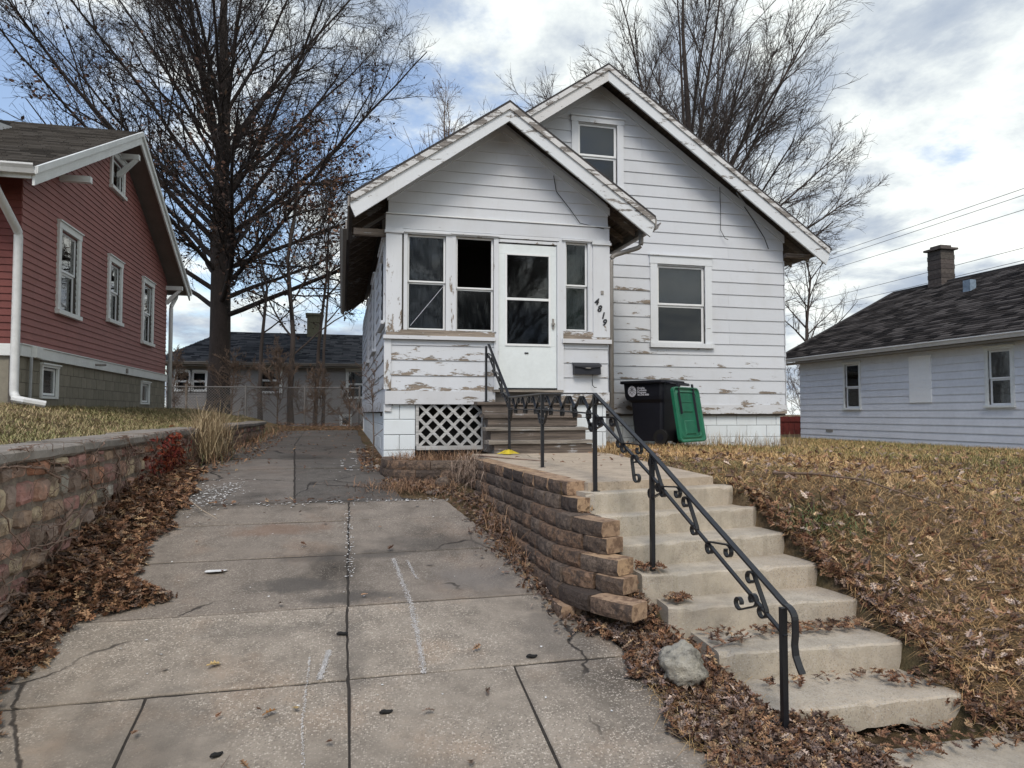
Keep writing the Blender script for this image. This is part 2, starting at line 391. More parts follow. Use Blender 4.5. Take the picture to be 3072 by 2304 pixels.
# ------------------------------------------------------------------ building helpers
class MB:
    def __init__(s): s.v = []; s.f = []; s.uv = []; s.c = None

    def add(s, vs, fs, uvs=None):
        o = len(s.v); s.v += [tuple(map(float, p)) for p in vs]; s.f += [tuple(i + o for i in f) for f in fs]
        s.uv += (uvs if uvs is not None else [(p[0] + p[1], .6) for p in vs])
        return s

    def box(s, a, b, rot=None, org=None):
        (x0, y0, z0), (x1, y1, z1) = a, b
        vs = [(x0, y0, z0), (x1, y0, z0), (x1, y1, z0), (x0, y1, z0), (x0, y0, z1), (x1, y0, z1), (x1, y1, z1), (x0, y1, z1)]
        return s.add(vs, BOXF)

    def prism(s, poly, ext):
        """poly: list of 3D points (planar), ext: extrusion vector"""
        n = len(poly); a = [Vector(p) for p in poly]; e = Vector(ext)
        vs = a + [p + e for p in a]
        fs = [tuple(range(n - 1, -1, -1)), tuple(range(n, 2 * n))] + [(i, (i + 1) % n, n + (i + 1) % n, n + i) for i in range(n)]
        return s.add(vs, fs)

    def tube(s, pts, r, sides=6, cap=True):
        pts = [Vector(p) for p in pts]; k = len(pts)
        rs = r if hasattr(r, '__len__') else [r] * k
        vs = []
        ref = Vector((0, 0, 1))
        for i, p in enumerate(pts):
            t = (pts[min(i + 1, k - 1)] - pts[max(i - 1, 0)])
            t = t.normalized() if t.length > 1e-9 else Vector((0, 0, 1))
            rr = ref if abs(t.dot(ref)) < .95 else Vector((1, 0, 0))
            a = t.cross(rr).normalized(); b = t.cross(a)
            for j in range(sides):
                an = 2 * math.pi * (j + .5) / sides
                vs.append(p + (a * math.cos(an) + b * math.sin(an)) * rs[i])
        fs = [(i * sides + j, i * sides + (j + 1) % sides, (i + 1) * sides + (j + 1) % sides, (i + 1) * sides + j) for i in range(k - 1) for j in range(sides)]
        if cap: fs += [tuple(range(sides - 1, -1, -1)), tuple((k - 1) * sides + j for j in range(sides))]
        return s.add(vs, fs)

    def ribbon(s, pts, w, t, side):
        """flat bar following pts, width w along vector side, thickness t"""
        pts = [Vector(p) for p in pts]; side = Vector(side).normalized(); k = len(pts); vs = []
        for i, p in enumerate(pts):
            tg = (pts[min(i + 1, k - 1)] - pts[max(i - 1, 0)]).normalized()
            nn = tg.cross(side).normalized()
            for a, b in ((-1, -1), (1, -1), (1, 1), (-1, 1)): vs.append(p + side * (w / 2 * a) + nn * (t / 2 * b))
        fs = [(i * 4 + j, i * 4 + (j + 1) % 4, (i + 1) * 4 + (j + 1) % 4, (i + 1) * 4 + j) for i in range(k - 1) for j in range(4)]
        fs += [(3, 2, 1, 0), tuple((k - 1) * 4 + j for j in range(4))]
        return s.add(vs, fs)

    def build(s, name, mat, parent=None, smooth=False, mats=None, **props):
        me = D.meshes.new(name); me.from_pydata(s.v, [], s.f)
        uvl = me.uv_layers.new(name='UVMap')
        vi = np.empty(len(me.loops), np.int32); me.loops.foreach_get('vertex_index', vi)
        uvl.data.foreach_set('uv', np.array(s.uv, np.float32)[vi].ravel())
        me.materials.append(mat)
        if mats:
            for m_ in mats: me.materials.append(m_)
        if smooth: me.polygons.foreach_set('use_smooth', [True] * len(me.polygons))
        me.update()
        return link(name, me, parent, **props)


BOXF = [(0, 3, 2, 1), (4, 5, 6, 7), (0, 1, 5, 4), (1, 2, 6, 5), (2, 3, 7, 6), (3, 0, 4, 7)]


def link(name, me, parent=None, **props):
    o = D.objects.new(name, me); COL.objects.link(o)
    if parent is not None: setparent(o, parent)
    for k, v in props.items(): o[k] = v
    return o


ROOTLOC = {}


def setparent(o, parent):
    o.parent = parent
    loc = ROOTLOC.get(parent.name)
    if loc is not None: o.matrix_parent_inverse = Matrix.Translation(-Vector(loc))


def thing(name, label, cat, loc, group=None):
    o = D.objects.new(name, None); COL.objects.link(o); o.location = loc; o.empty_display_size = .2
    ROOTLOC[o.name] = tuple(loc)
    o['label'] = label; o['category'] = cat
    if group: o['group'] = group
    return o


def tag(o, label, cat, group=None, kind=None):
    o['label'] = label; o['category'] = cat
    if group: o['group'] = group
    if kind: o['kind'] = kind
    return o


def fast_mesh(name, V, F, mat, parent=None, col=None, smooth=False, **props):
    V = np.ascontiguousarray(V, np.float32); F = np.ascontiguousarray(F, np.int32)
    me = D.meshes.new(name); n, k = F.shape
    me.vertices.add(len(V)); me.vertices.foreach_set('co', V.ravel())
    me.loops.add(n * k); me.loops.foreach_set('vertex_index', F.ravel())
    me.polygons.add(n); me.polygons.foreach_set('loop_start', np.arange(0, n * k, k, dtype=np.int32))
    if smooth: me.polygons.foreach_set('use_smooth', np.ones(n, bool))
    if col is not None:
        ca = me.color_attributes.new('Col', 'FLOAT_COLOR', 'POINT')
        cc = np.ones((len(V), 4), np.float32); cc[:, :col.shape[1]] = col
        ca.data.foreach_set('color', cc.ravel())
    me.materials.append(mat); me.update(calc_edges=True)
    return link(name, me, parent, **props)


def text_mesh(name, txt, size, mat, parent, origin, ux, uz, ext=.002, shear=0.0, bold=0.0, **props):
    cu = D.curves.new('t', 'FONT'); cu.body = txt; cu.size = size; cu.extrude = ext; cu.shear = shear; cu.resolution_u = 3; cu.offset = bold
    to = D.objects.new('t', cu); COL.objects.link(to)
    dg = bpy.context.evaluated_depsgraph_get(); me = D.meshes.new_from_object(to.evaluated_get(dg))
    D.objects.remove(to); D.curves.remove(cu)
    ux = Vector(ux).normalized(); uz = Vector(uz).normalized(); un = ux.cross(uz)
    mt = Matrix(((ux.x, uz.x, un.x, origin[0]), (ux.y, uz.y, un.y, origin[1]), (ux.z, uz.z, un.z, origin[2]), (0, 0, 0, 1)))
    me.transform(mt); me.materials.clear(); me.materials.append(mat); me.name = name
    return link(name, me, parent, **props)


# frames: a wall plane. world = O + u*U + z*Z + d*N (N outward)
class Frame:
    def __init__(s, O, U, Nn): s.O = Vector(O); s.U = Vector(U); s.N = Vector(Nn)

    def __call__(s, u, z, d=0.0): return s.O + s.U * u + s.N * d + Vector((0, 0, z))

    def box(s, mb, u0, u1, z0, z1, d0, d1, uvv=None):
        vs = [s(u0, z0, d1), s(u1, z0, d1), s(u1, z0, d0), s(u0, z0, d0), s(u0, z1, d1), s(u1, z1, d1), s(u1, z1, d0), s(u0, z1, d0)]
        vv = (.25, 1.0) if uvv is None else uvv
        uv = [(u0, vv[0]), (u1, vv[0]), (u1, vv[0]), (u0, vv[0]), (u0, vv[1]), (u1, vv[1]), (u1, vv[1]), (u0, vv[1])]
        mb.add(vs, BOXF, uv); return mb


def rect_sub(rects, h):
    out = []
    a, b, c, d = h
    for (u0, u1, z0, z1) in rects:
        if u1 <= a or u0 >= b or z1 <= c or z0 >= d: out.append((u0, u1, z0, z1)); continue
        if u0 < a: out.append((u0, a, z0, z1))
        if u1 > b: out.append((b, u1, z0, z1))
        m0, m1 = max(u0, a), min(u1, b)
        if z0 < c: out.append((m0, m1, z0, c))
        if z1 > d: out.append((m0, m1, d, z1))
    return out


def siding(parent, fr, zs, umin, umax, lf, rf, holes, mat, name='siding_board', t=(.021, .006), joined=None, peel=None, split=None, gap=.0):
    """clapboards: one object per board, cut round the openings and to the gable"""
    J = MB() if joined else None
    for z0, z1 in zip(zs[:-1], zs[1:]):
        rs = [(umin, umax, z0, z1)]
        for h in holes: rs = rect_sub(rs, h)
        if split:
            for sx in split(z0):
                ns = []
                for r in rs:
                    if r[0] + .3 < sx < r[1] - .3 and abs(r[2] - z0) < 1e-6 and abs(r[3] - z1) < 1e-6:
                        ns += [(r[0], sx - .001, r[2], r[3]), (sx + .001, r[1], r[2], r[3])]
                    else: ns.append(r)
                rs = ns
        for (a, b, c, d) in rs:
            if d - c < .012: continue
            pts = []
            for z in (c, d):
                L = max(a, lf(z)); R = min(b, rf(z))
                if R < L: L = R = (L + R) / 2
                pts.append((L, R))
            if pts[0][1] - pts[0][0] < .02: continue
            th = lambda z: t[0] + (t[1] - t[0]) * (z - z0) / (z1 - z0)
            zc = c + (.0 if abs(c - z0) > 1e-6 else -.012)     # lap over the board below
            if name == 'siding_board' and not joined: jz = random.uniform(-.002, .002)
            else: jz = 0
            vs = []; uv = []
            for dd in (1, 0):
                for (z, (L, R)) in ((zc, pts[0]), (d, pts[1])):
                    for u in (L, R):
                        vs.append(fr(u, z + jz, (th(max(z, z0)) if dd else 0.0))); uv.append((u, (z - z0) / (z1 - z0)))
            # order: front (L0,R0,L1,R1) 0..3, back 4..7
            fs = [(0, 1, 3, 2), (4, 6, 7, 5), (0, 4, 5, 1), (2, 3, 7, 6), (0, 2, 6, 4), (1, 5, 7, 3)]
            if joined: J.add(vs, fs, uv)
            else:
                mb = MB().add(vs, fs, uv)
                o = mb.build(name, mat, parent)
                o['peel'] = float(peel((z0, (a + b) / 2)) if peel else 0.0)
    if joined: return J.build(joined, mat, parent)


def wallplate(parent, fr, z0, z1, umin, umax, lf, rf, holes, mat, d0=-.12, d1=-.0, name='wall', breaks=()):
    """structural wall behind the boards with its openings cut"""
    J = MB(); zz = sorted(set([z0, z1] + [h[2] for h in holes] + [h[3] for h in holes] + list(breaks)))
    zz = [z for z in zz if z0 <= z <= z1]
    for c, d in zip(zz[:-1], zz[1:]):
        rs = [(umin, umax, c, d)]
        for h in holes: rs = rect_sub(rs, h)
        for (a, b, cc, dd) in rs:
            q = []
            for z in (cc, dd):
                L = max(a, lf(z)); R = min(b, rf(z))
                if R < L: L = R = (L + R) / 2
                q.append((L, R))
            if q[0][1] - q[0][0] < 1e-3: continue
            vs = []
            for d_ in (d1, d0):
                for z, (L, R) in ((cc, q[0]), (dd, q[1])):
                    for u in (L, R): vs.append(fr(u, z, d_))
            J.add(vs, [(0, 1, 3, 2), (4, 6, 7, 5), (0, 4, 5, 1), (2, 3, 7, 6), (0, 2, 6, 4), (1, 5, 7, 3)])
    return J.build(name, mat, parent)


def window(parent, fr, u0, u1, z0, z1, mid=None, cw=.11, head=.13, sill=.06, mat=None, sash=None, gl=None, shade=None, shade_top=None,
           broken_top=False, depth=.05, cd=.045, frame=True, sw=.045, ledge=True, name='window', lower_open=False, label=None, shade_d=.14):
    mat = mat or M['white_trimv']; sash = sash or M['white_clean']; gl = gl or M['glass']
    w = MB()
    if frame:
        fr.box(w, u0 - cw, u0, z0 - .01, z1 + head * .15, 0, cd); fr.box(w, u1, u1 + cw, z0 - .01, z1 + head * .15, 0, cd)
        fr.box(w, u0 - cw - .012, u1 + cw + .012, z1 + head * .15, z1 + head, 0, cd + .006)
        fr.box(w, u0 - cw - .025, u1 + cw + .025, z1 + head, z1 + head + .022, 0, cd + .03)
        if ledge: fr.box(w, u0 - cw - .02, u1 + cw + .02, z0 - sill, z0 - .012, 0, cd + .035)
        else: fr.box(w, u0 - cw, u1 + cw, z0 - sill, z0 - .012, 0, cd - .002)
    else:
        fr.box(w, u0, u1, z0 - .001, z0 + .003, -depth - .05, -.001)
    wo = w.build(name, mat, parent)
    if label: wo['label'] = label
    s = MB(); du = -.008
    if mid is None:
        pan = [(z0, z1)]
    else: pan = [(mid, z1), (z0, mid)]
    for k, (a, b) in enumerate(pan):
        dd = du - .022 * k
        sb = MB()
        fr.box(sb, u0 + .002, u0 + sw, a + .001, b - .001, dd - .02, dd); fr.box(sb, u1 - sw, u1 - .002, a + .001, b - .001, dd - .02, dd)
        fr.box(sb, u0 + sw, u1 - sw, b - sw * .8, b - .001, dd - .02, dd - .001); fr.box(sb, u0 + sw, u1 - sw, a + .001, a + sw * .8, dd - .02, dd - .001)
        sb.build('sash', sash, wo)
        if not (broken_top and k == 0):
            g = MB(); fr.box(g, u0 + sw, u1 - sw, a + sw * .8, b - sw * .8, dd - .013, dd - .009); g.build('pane', gl, wo)
    if shade is not None:
        sh = MB()
        zt = z1 if shade_top is None else shade_top
        n = 14; pts = []
        for i in range(n + 1):
            u = u0 - .02 + (u1 - u0 + .04) * i / n; dd = -shade_d + .006 * math.sin(i * 2.2)
            pts.append((u, dd))
        vs = [fr(u, z0 - .02, d) for u, d in pts] + [fr(u, zt, d) for u, d in pts]
        sh.add(vs, [(i, i + 1, n + 2 + i, n + 1 + i) for i in range(n)])
        sh.build('pane_backing', shade, wo)
    return wo


# ------------------------------------------------------------------ ground levels
DY = np.array([-60, 0, 2.0, 3.0, 7.06, 9.6, 21, 30, 60, 400.])
DZ = np.array([-.35, -.12, -.1, -.025, .726, .9, 1.1, 1.05, 1.0, .5])


def dz(y): return np.interp(y, DY, DZ)


def sm(a, b, x): t = np.clip((x - a) / (b - a), 0, 1); return t * t * (3 - 2 * t)


def lawn_r(x, y):
    top = 1.085 - .0265 * np.clip(x - 3, 0, 30)
    front = 2.95 + .05 * np.clip(x - 3, 0, 10)
    mid = np.interp(y, [-60, 2.3, 3.05, 3.2, 3.58, 3.97, 4.34, 4.70, 5.03, 5.3, 5.8, 6.5], [-.35, -.16, -.13, .08, .25, .41, .57, .73, .88, .99, 1.05, 1.085])
    far = np.interp(y, [-60, 2.3, 2.95, 7.5], [-.35, -.16, -.12, 1.085])
    k = sm(4.0, 9.0, x)
    z = mid * (1 - k) + far * k
    z = z - (1.085 - top) * sm(3, 7, y)
    z = np.where(y > 21, z - (z - 1.0) * sm(21, 26, y), z)
    return z


def lawn_l(x, y):
    return np.where(y < 22, 1.36 + .34 * sm(-2.2, -4.6, x) * 1.0, 1.36 + .34 * sm(-2.2, -4.6, x) - .2 * sm(22, 32, y))


def H(x, y):
    x = np.asarray(x, float); y = np.asarray(y, float)
    z = dz(y) - .03
    # wedge of soil and litter between driveway and the steps / block wall
    sl = np.interp(y, [-9, 2.6, 3.2, 3.66, 4.07, 4.3, 4.53, 4.83, 4.96, 5.4], [-.14, -.10, -.05, .07, .18, .33, .47, .63, .76, .93])
    ed = np.interp(y, [2.2, 3.0, 3.84, 4.4, 5.1, 6.2, 7.0], [1.75, 1.72, 1.70, 1.64, 1.5, 1.25, 1.02])
    ed = np.maximum(ed, np.interp(y, [4.1, 4.5, 5.2], [0, 1.60, 1.62]))
    tt = np.clip((x - ed) / np.interp(y, [4.2, 4.6], [.32, .10]), 0, 1)
    wl = dz(y) - .02 + (sl - dz(y) + .02) * tt * tt * (3 - 2 * tt)
    z = np.where(x > ed, wl, z)
    xb = np.interp(y, [-9, 3.02, 3.12, 3.97, 4.34, 5.03, 5.25, 5.4, 5.5, 7.9, 8.0, 9.5], [1.9, 1.9, 3.28, 3.28, 3.26, 3.23, 3.14, 3.0, 1.68, 1.68, 1.66, 1.66])
    z = np.where((x > 2.22) & (x < xb) & (y < 5.45) & (y > 3.1), np.maximum(sl - .22, -.13), z)
    z = np.where(x > xb, np.where((y > 5.2) & (x < 3.42), np.minimum(lawn_r(np.maximum(x, 3), y), 1.03), lawn_r(np.maximum(x, 3.0), y)), z)
    pl = (x > .62) & (x <= 1.60) & (y > 8.62) & (y < 9.8)
    z = np.where(pl, .95, z)
    left = np.where(y < 17, lawn_l(x, y), lawn_l(x, y))
    kk = sm(-2.12, -2.2, x)
    k2 = sm(-1.4, -3.2, x)
    blend = np.where(y < 19.0, kk, kk + (k2 - kk) * sm(19.0, 20.0, y))
    z = z * (1 - blend) + left * blend
    z = z + .12 * np.exp(-((y - 23.2) / 1.2) ** 2) * ((x > -3) & (x < .8))
    far = sm(60, 300, np.hypot(x, y))
    return z * (1 - far)


def wig(x, y): return .012 * np.sin(x * 5.1 + 1.3 * np.sin(y * 3.3)) + .01 * np.sin(y * 7.3 + x * 2.1) + .008 * np.sin(x * 17 + y * 13)


# =================================================================== SETTING
def grid_axis(lst):
    out = []
    for a, b, s in lst: out += list(np.arange(a, b - 1e-6, s))
    out.append(lst[-1][1]); return np.array(out)


gx = grid_axis([(-400, -60, 40), (-60, -12, 4), (-12, -2.6, .2), (-2.6, -2.0, .04), (-2.0, 1.3, .15), (1.3, 2.6, .06), (2.6, 8, .12), (8, 20, .4), (20, 60, 4), (60, 400, 40)])
gy = grid_axis([(-100, -8, 8), (-8, 2, .5), (2, 8, .08), (8, 12, .16), (12, 30, .3), (30, 60, 3), (60, 700, 40)])
XX, YY = np.meshgrid(gx, gy)
ZZ = H(XX, YY)
lawnmask = (XX > 3.0) | (XX < -2.3)
ZZ = ZZ + np.where(lawnmask & (np.abs(XX) < 40), wig(XX, YY), 0)
GV = np.stack([XX.ravel(), YY.ravel(), ZZ.ravel()], 1)
nx_, ny_ = len(gx), len(gy)
ii = (np.arange(ny_ - 1)[:, None] * nx_ + np.arange(nx_ - 1)[None, :]).ravel()
GF = np.stack([ii, ii + 1, ii + nx_ + 1, ii + nx_], 1)
ground = fast_mesh('ground', GV, GF, M['earth'], smooth=True, kind='structure')

# ---- driveway slabs
drive = MB().box((-1.84, -3.0, -.60), (.4, -2.9, -.55)).build('driveway', M['mortar'], kind='structure')
drive['label'] = 'cracked concrete driveway climbing past the left side of the white house'


_ys = [-2.6, 0, 2, 3.0, 3.97, 4.85, 5.75, 6.55, 7.06, 7.3, 8.3, 9.6, 11, 14.4, 17.6, 20.95]
_V = []
for _y in _ys:
    for _x in (-1.84, (1.60 if _y < 4 else float(np.interp(_y, [4, 5.1, 6.2, 7.0, 7.4, 8], [1.56, 1.42, 1.18, .95, .5, .40])))): _V.append((_x, _y, float(dz(_y)) - .010))
MB().add(_V, [(2 * i, 2 * i + 1, 2 * i + 3, 2 * i + 2) for i in range(len(_ys) - 1)]).build('joint_filler', simple('joint_dirt', (.035, .03, .025), .95, .4, 20), drive)


def slab(corners, mat, parent, name='concrete_slab', nx=14, ny=14, th=.12, zf=None, off=0.0, rnd=.004, lift=0.0):
    """corners: BL, BR, TR, TL in plan"""
    c = [np.array(q, float) for q in corners]
    us = np.r_[0, .012, np.linspace(.05, .95, nx - 3), .988, 1]; vs = np.r_[0, .012, np.linspace(.05, .95, ny - 3), .988, 1]
    V = []
    for j, v in enumerate(vs):
        for i, u in enumerate(us):
            p = (c[0] * (1 - u) + c[1] * u) * (1 - v) + (c[3] * (1 - u) + c[2] * u) * v
            edge = (i in (0, len(us) - 1)) or (j in (0, len(vs) - 1))
            z = (zf(p[0], p[1]) if zf else float(dz(p[1]))) + off + lift * (u - .5) - (rnd if edge else 0)
            if edge:
                m_ = .006 * math.sin(p[0] * 31 + p[1] * 47) + .004 * math.sin(p[0] * 91 - p[1] * 77)
                p = p + np.array([m_, m_]) * .6
            V.append((p[0], p[1], z))
    k = len(us); n = len(V); kk = len(vs)
    F = [(j * k + i, j * k + i + 1, (j + 1) * k + i + 1, (j + 1) * k + i) for j in range(kk - 1) for i in range(k - 1)]
    ring = [i for i in range(k)] + [j * k + k - 1 for j in range(1, kk)] + [(kk - 1) * k + i for i in range(k - 2, -1, -1)] + [j * k for j in range(kk - 2, 0, -1)]
    for r in ring: V.append((V[r][0], V[r][1], V[r][2] - th))
    m = len(ring)
    F += [(ring[(q + 1) % m], ring[q], n + q, n + (q + 1) % m) for q in range(m)]
    mb = MB().add(V, F)
    return mb.build(name, mat, parent, smooth=False)


g = .008


def edgeR(y): return float(np.interp(y, [2.2, 3.0, 3.84, 4.4, 5.1, 6.2, 7.0], [1.75, 1.72, 1.70, 1.64, 1.5, 1.25, 1.02]))


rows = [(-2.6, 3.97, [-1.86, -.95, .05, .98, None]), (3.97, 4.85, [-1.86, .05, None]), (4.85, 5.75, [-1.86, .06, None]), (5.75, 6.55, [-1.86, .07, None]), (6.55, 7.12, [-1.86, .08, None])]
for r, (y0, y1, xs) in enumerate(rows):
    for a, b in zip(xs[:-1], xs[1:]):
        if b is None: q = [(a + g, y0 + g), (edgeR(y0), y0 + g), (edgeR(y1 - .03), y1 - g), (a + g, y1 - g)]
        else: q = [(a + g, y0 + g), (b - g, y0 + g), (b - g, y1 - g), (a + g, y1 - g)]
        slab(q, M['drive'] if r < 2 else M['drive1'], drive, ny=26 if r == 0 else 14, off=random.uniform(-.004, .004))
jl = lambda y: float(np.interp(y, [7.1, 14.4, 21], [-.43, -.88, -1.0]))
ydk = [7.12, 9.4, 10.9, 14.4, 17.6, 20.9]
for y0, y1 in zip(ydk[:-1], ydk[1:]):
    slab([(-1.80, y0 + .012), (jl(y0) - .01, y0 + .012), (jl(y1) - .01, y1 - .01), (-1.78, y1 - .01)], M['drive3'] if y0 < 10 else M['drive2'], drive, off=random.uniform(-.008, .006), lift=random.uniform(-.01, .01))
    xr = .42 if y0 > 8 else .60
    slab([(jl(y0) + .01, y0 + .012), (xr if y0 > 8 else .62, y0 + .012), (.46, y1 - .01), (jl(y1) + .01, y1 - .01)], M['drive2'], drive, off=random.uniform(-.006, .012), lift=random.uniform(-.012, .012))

# ---- public sidewalk at lower right, landing slab
walk = MB().box((2.0, -1.2, -.3), (2.02, -1.18, -.29)).build('sidewalk', M['mortar'], kind='structure')
for x0, x1 in ((2.03, 3.45), (3.46, 4.95), (4.96, 6.45), (6.46, 7.9)):
    slab([(x0, 1.5), (x1 - .012, 1.5), (x1 - .012, 3.02), (x0, 3.02)], M['steps'], walk, zf=lambda x, y: -.075, th=.08)
landing = slab([(1.84, 5.10), (3.05, 5.36), (3.40, 8.78), (1.62, 8.78)], M['landing'], None, name='landing', zf=lambda x, y: 1.068 + .004 * (y - 5), th=.10)
landing['kind'] = 'structure'; landing['label'] = 'pale concrete landing between the wooden and the concrete steps'

# =================================================================== WHITE HOUSE
YP, YM = 9.6, 11.5
wh = thing('white_house', 'small white clapboard bungalow with peeling paint and an enclosed gabled front porch', 'house', (4.3, 11.5, 1.08))
FP = Frame((0, YP, 0), (1, 0, 0), (0, -1, 0)); FM = Frame((0, YM, 0), (1, 0, 0), (0, -1, 0))
FL = Frame((.60, 0, 0), (0, -1, 0), (-1, 0, 0))        # left side wall, u = -y
PL, PR, PC, PA = .60, 3.79, 2.20, 5.76                # porch left, right, ridge x, wall apex
ML, MR, MC, MA = .62, 8.06, 4.40, 7.46
SL = .68
plf = lambda z: max(PL, PC - (PA - z) / SL); prf = lambda z: min(PR, PC + (PA - z) / SL)
mlf = lambda z: max(ML, MC - (MA - z) / SL); mrf = lambda z: min(MR, MC + (MA - z) / SL)
# openings on the porch front: window 1, window 2, door, sidelight
W1 = (.86, 1.39, 2.745, 4.05); W2 = (1.53, 2.07, 2.745, 4.06); DR = (2.12, 3.03, 1.93, 4.02); W3 = (3.13, 3.47, 2.79, 4.07)
band = (PL, PR, 2.56, 4.31)
# porch boards: skirt, lower boards, gable boards
pbands = [1.91, 2.125, 2.335, 2.54, 2.60]
peel_p = lambda q: (.42 if q[1] < 2.1 else .05) if q[0] < 2.4 else .1
siding(wh, FP, pbands, PL + .05, PR - .01, plf, prf, [(2.09, 3.06, 1.0, 4.4)], M['white'], peel=peel_p)
gz = [4.31, 4.50, 4.665, 4.83, 4.99, 5.15, 5.31, 5.47, 5.62, 5.77]
siding(wh, FP, gz, PL, PR, plf, prf, [], M['white'], peel=lambda q: -.25)
wallplate(wh, FP, 1.72, 5.76, PL + .01, PR - .01, plf, prf, [W1, W2, DR, W3], M['sheath'], d0=-.09, d1=-.002, breaks=(2.6, 4.31, 5.0))
# skirt board, corner board, frieze, mullions, sills
mb = MB(); FP.box(mb, PL - .03, DR[0] - .03, 1.72, 1.90, -.08, .035, (.45, 1)); o = mb.build('skirt_board', M['white_peel'], wh); o['peel'] = .15; o['label'] = 'flaking skirt board under the porch wall'
mb = MB(); FP.box(mb, DR[1] + .03, PR + .005, 1.74, 1.90, -.08, .034, (0, .5)); o = mb.build('skirt_board', M['white_peel'], wh); o['peel'] = .3
mb = MB(); FP.box(mb, PL - .045, PL + .05, 1.92, 2.60, -.05, .03); o = mb.build('corner_board', M['white_trimv'], wh); o['peel'] = .35
mb = MB(); FP.box(mb, PL - .035, PR + .015, 4.125, 4.305, -.08, .034, (.3, 1)); mb.build('frieze_board', M['white'], wh)
mb = MB(); FP.box(mb, PL - .035, PR + .02, 4.318, 4.332, 0, .05); mb.build('frieze_trim', M['white_clean'], wh)
for (a, b) in ((PL - .03, W1[0] - .075), (3.545, PR + .012)):           # corner pilasters with small capital and base
    mb = MB(); FP.box(mb, a, b, 2.70, 4.05, -.08, .05); o = mb.build('pilaster', M['white_trimv'], wh); o['peel'] = .3 if a < 2 else .0
    c = MB(); FP.box(c, a - .02, b + .02, 4.052, 4.085, -.05, .075); FP.box(c, a - .008, b + .008, 4.086, 4.122, -.05, .06); c.build('capital', M['white_trim'], o)
mb = MB(); FP.box(mb, PL - .06, DR[0] - .035, 2.605, 2.655, -.08, .075, (.8, 1)); o = mb.build('sill_board', M['white_peel'], wh); o['peel'] = .05; o['label'] = 'rotted sill below the two porch windows'
mb = MB(); FP.box(mb, PL - .02, DR[0] - .04, 2.657, 2.735, -.08, .045, (0, .5)); o = mb.build('sill_apron', M['white_peel'], wh); o['peel'] = .55
mb = MB(); FP.box(mb, 3.07, PR + .03, 2.605, 2.665, -.08, .075, (.8, 1)); o = mb.build('sill_board', M['white_peel'], wh); o['peel'] = .0
mb = MB(); FP.box(mb, 3.09, PR + .01, 2.667, 2.775, -.08, .045, (0, .5)); o = mb.build('sill_apron', M['white_peel'], wh); o['peel'] = .5
for (a, b) in ((1.43, 1.49), (2.075, 2.118), (3.035, 3.095)):
    mb = MB(); FP.box(mb, a, b, 2.74 if b < 2.1 else 1.92, 4.12, -.08, .040); o = mb.build('mullion', M['white_trimv'], wh); o['peel'] = .2
mb = MB(); FP.box(mb, W1[0] - .07, DR[0] - .002, 4.062, 4.122, -.08, .03); mb.build('head_trim', M['white_trim'], wh)
mb = MB(); FP.box(mb, DR[0], 3.54, 4.078, 4.122, -.08, .032); mb.build('head_trim', M['white_trim'], wh)
mb = MB(); FP.box(mb, 3.475, 3.543, 2.78, 4.076, -.08, .031); mb.build('mullion', M['white_trimv'], wh)
kw = dict(frame=True, cw=.05, head=.02, ledge=False, sill=.03, cd=.042, sw=.028, mat=M['white_trimv'])
window(wh, FP, *W1, mid=3.40, shade=M['shade_grey'], shade_top=None, shade_d=.075, label='left porch window with grey shade', **kw)
window(wh, FP, *W2, mid=3.335, broken_top=True, shade=M['shade_dark'], shade_top=3.33, label='porch window with its upper pane missing', **kw)
kw['cw'] = .035
window(wh, FP, *W3, mid=3.44, shade=M['curtain'], label='narrow sidelight with patterned curtain', **kw)
# storm door
db = MB(); FP.box(db, 2.10, 2.135, 1.93, 4.06, -.08, .045); FP.box(db, 3.0, 3.034, 1.93, 4.06, -.08, .045); FP.box(db, 2.136, 2.999, 4.02, 4.06, -.08, .03)
dfr = db.build('door_frame', M['white_trimv'], wh); dfr['peel'] = .1
db = MB(); x0, x1, zt, zb_ = 2.14, 2.995, 4.00, 1.955
FP.box(db, x0, x1, zb_, 2.555, -.03, .012); FP.box(db, x0, x1, 3.86, zt, -.03, .012); FP.box(db, x0, 2.255, 2.556, 3.859, -.03, .012); FP.box(db, 2.885, x1, 2.556, 3.859, -.03, .012)
door = db.build('door', M['door'], wh, label='white storm door with two glass panels')
db = MB()
for (a, b, c, d) in ((2.235, 2.262, 2.55, 3.87), (2.878, 2.905, 2.55, 3.87)): FP.box(db, a, b, c, d, .012, .026)
for (c, d) in ((3.845, 3.87), (3.20, 3.235), (2.55, 2.58)): FP.box(db, 2.263, 2.877, c, d, .012, .025)
db.build('glazing_bead', M['white_clean'], door)
db = MB(); FP.box(db, 2.26, 2.88, 3.22, 3.855, -.008, -.003); db.build('pane', M['glass2'], door)
db = MB(); FP.box(db, 2.26, 2.88, 2.57, 3.21, -.018, -.013); db.build('pane', M['glass'], door)
db = MB(); FP.box(db, 2.93, 2.955, 2.80, 2.95, .012, .03); FP.box(db, 2.915, 2.965, 2.86, 2.885, .03, .05); db.build('handle', M['gutter'], door)
db = MB(); FP.box(db, 2.52, 2.575, 2.44, 2.46, .012, .022); db.build('latch', M['black'], door)
db = MB(); FP.box(db, 2.14, 2.995, 1.935, 1.953, -.03, .03); db.build('door_sweep', M['black'], door)
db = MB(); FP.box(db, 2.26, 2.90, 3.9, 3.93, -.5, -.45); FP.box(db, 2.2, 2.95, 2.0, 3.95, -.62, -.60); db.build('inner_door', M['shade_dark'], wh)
mb = MB(); FP.box(mb, 2.05, 3.08, 1.895, 1.928, -.05, .07); mb.build('door_sill', M['deckwood2'], wh)
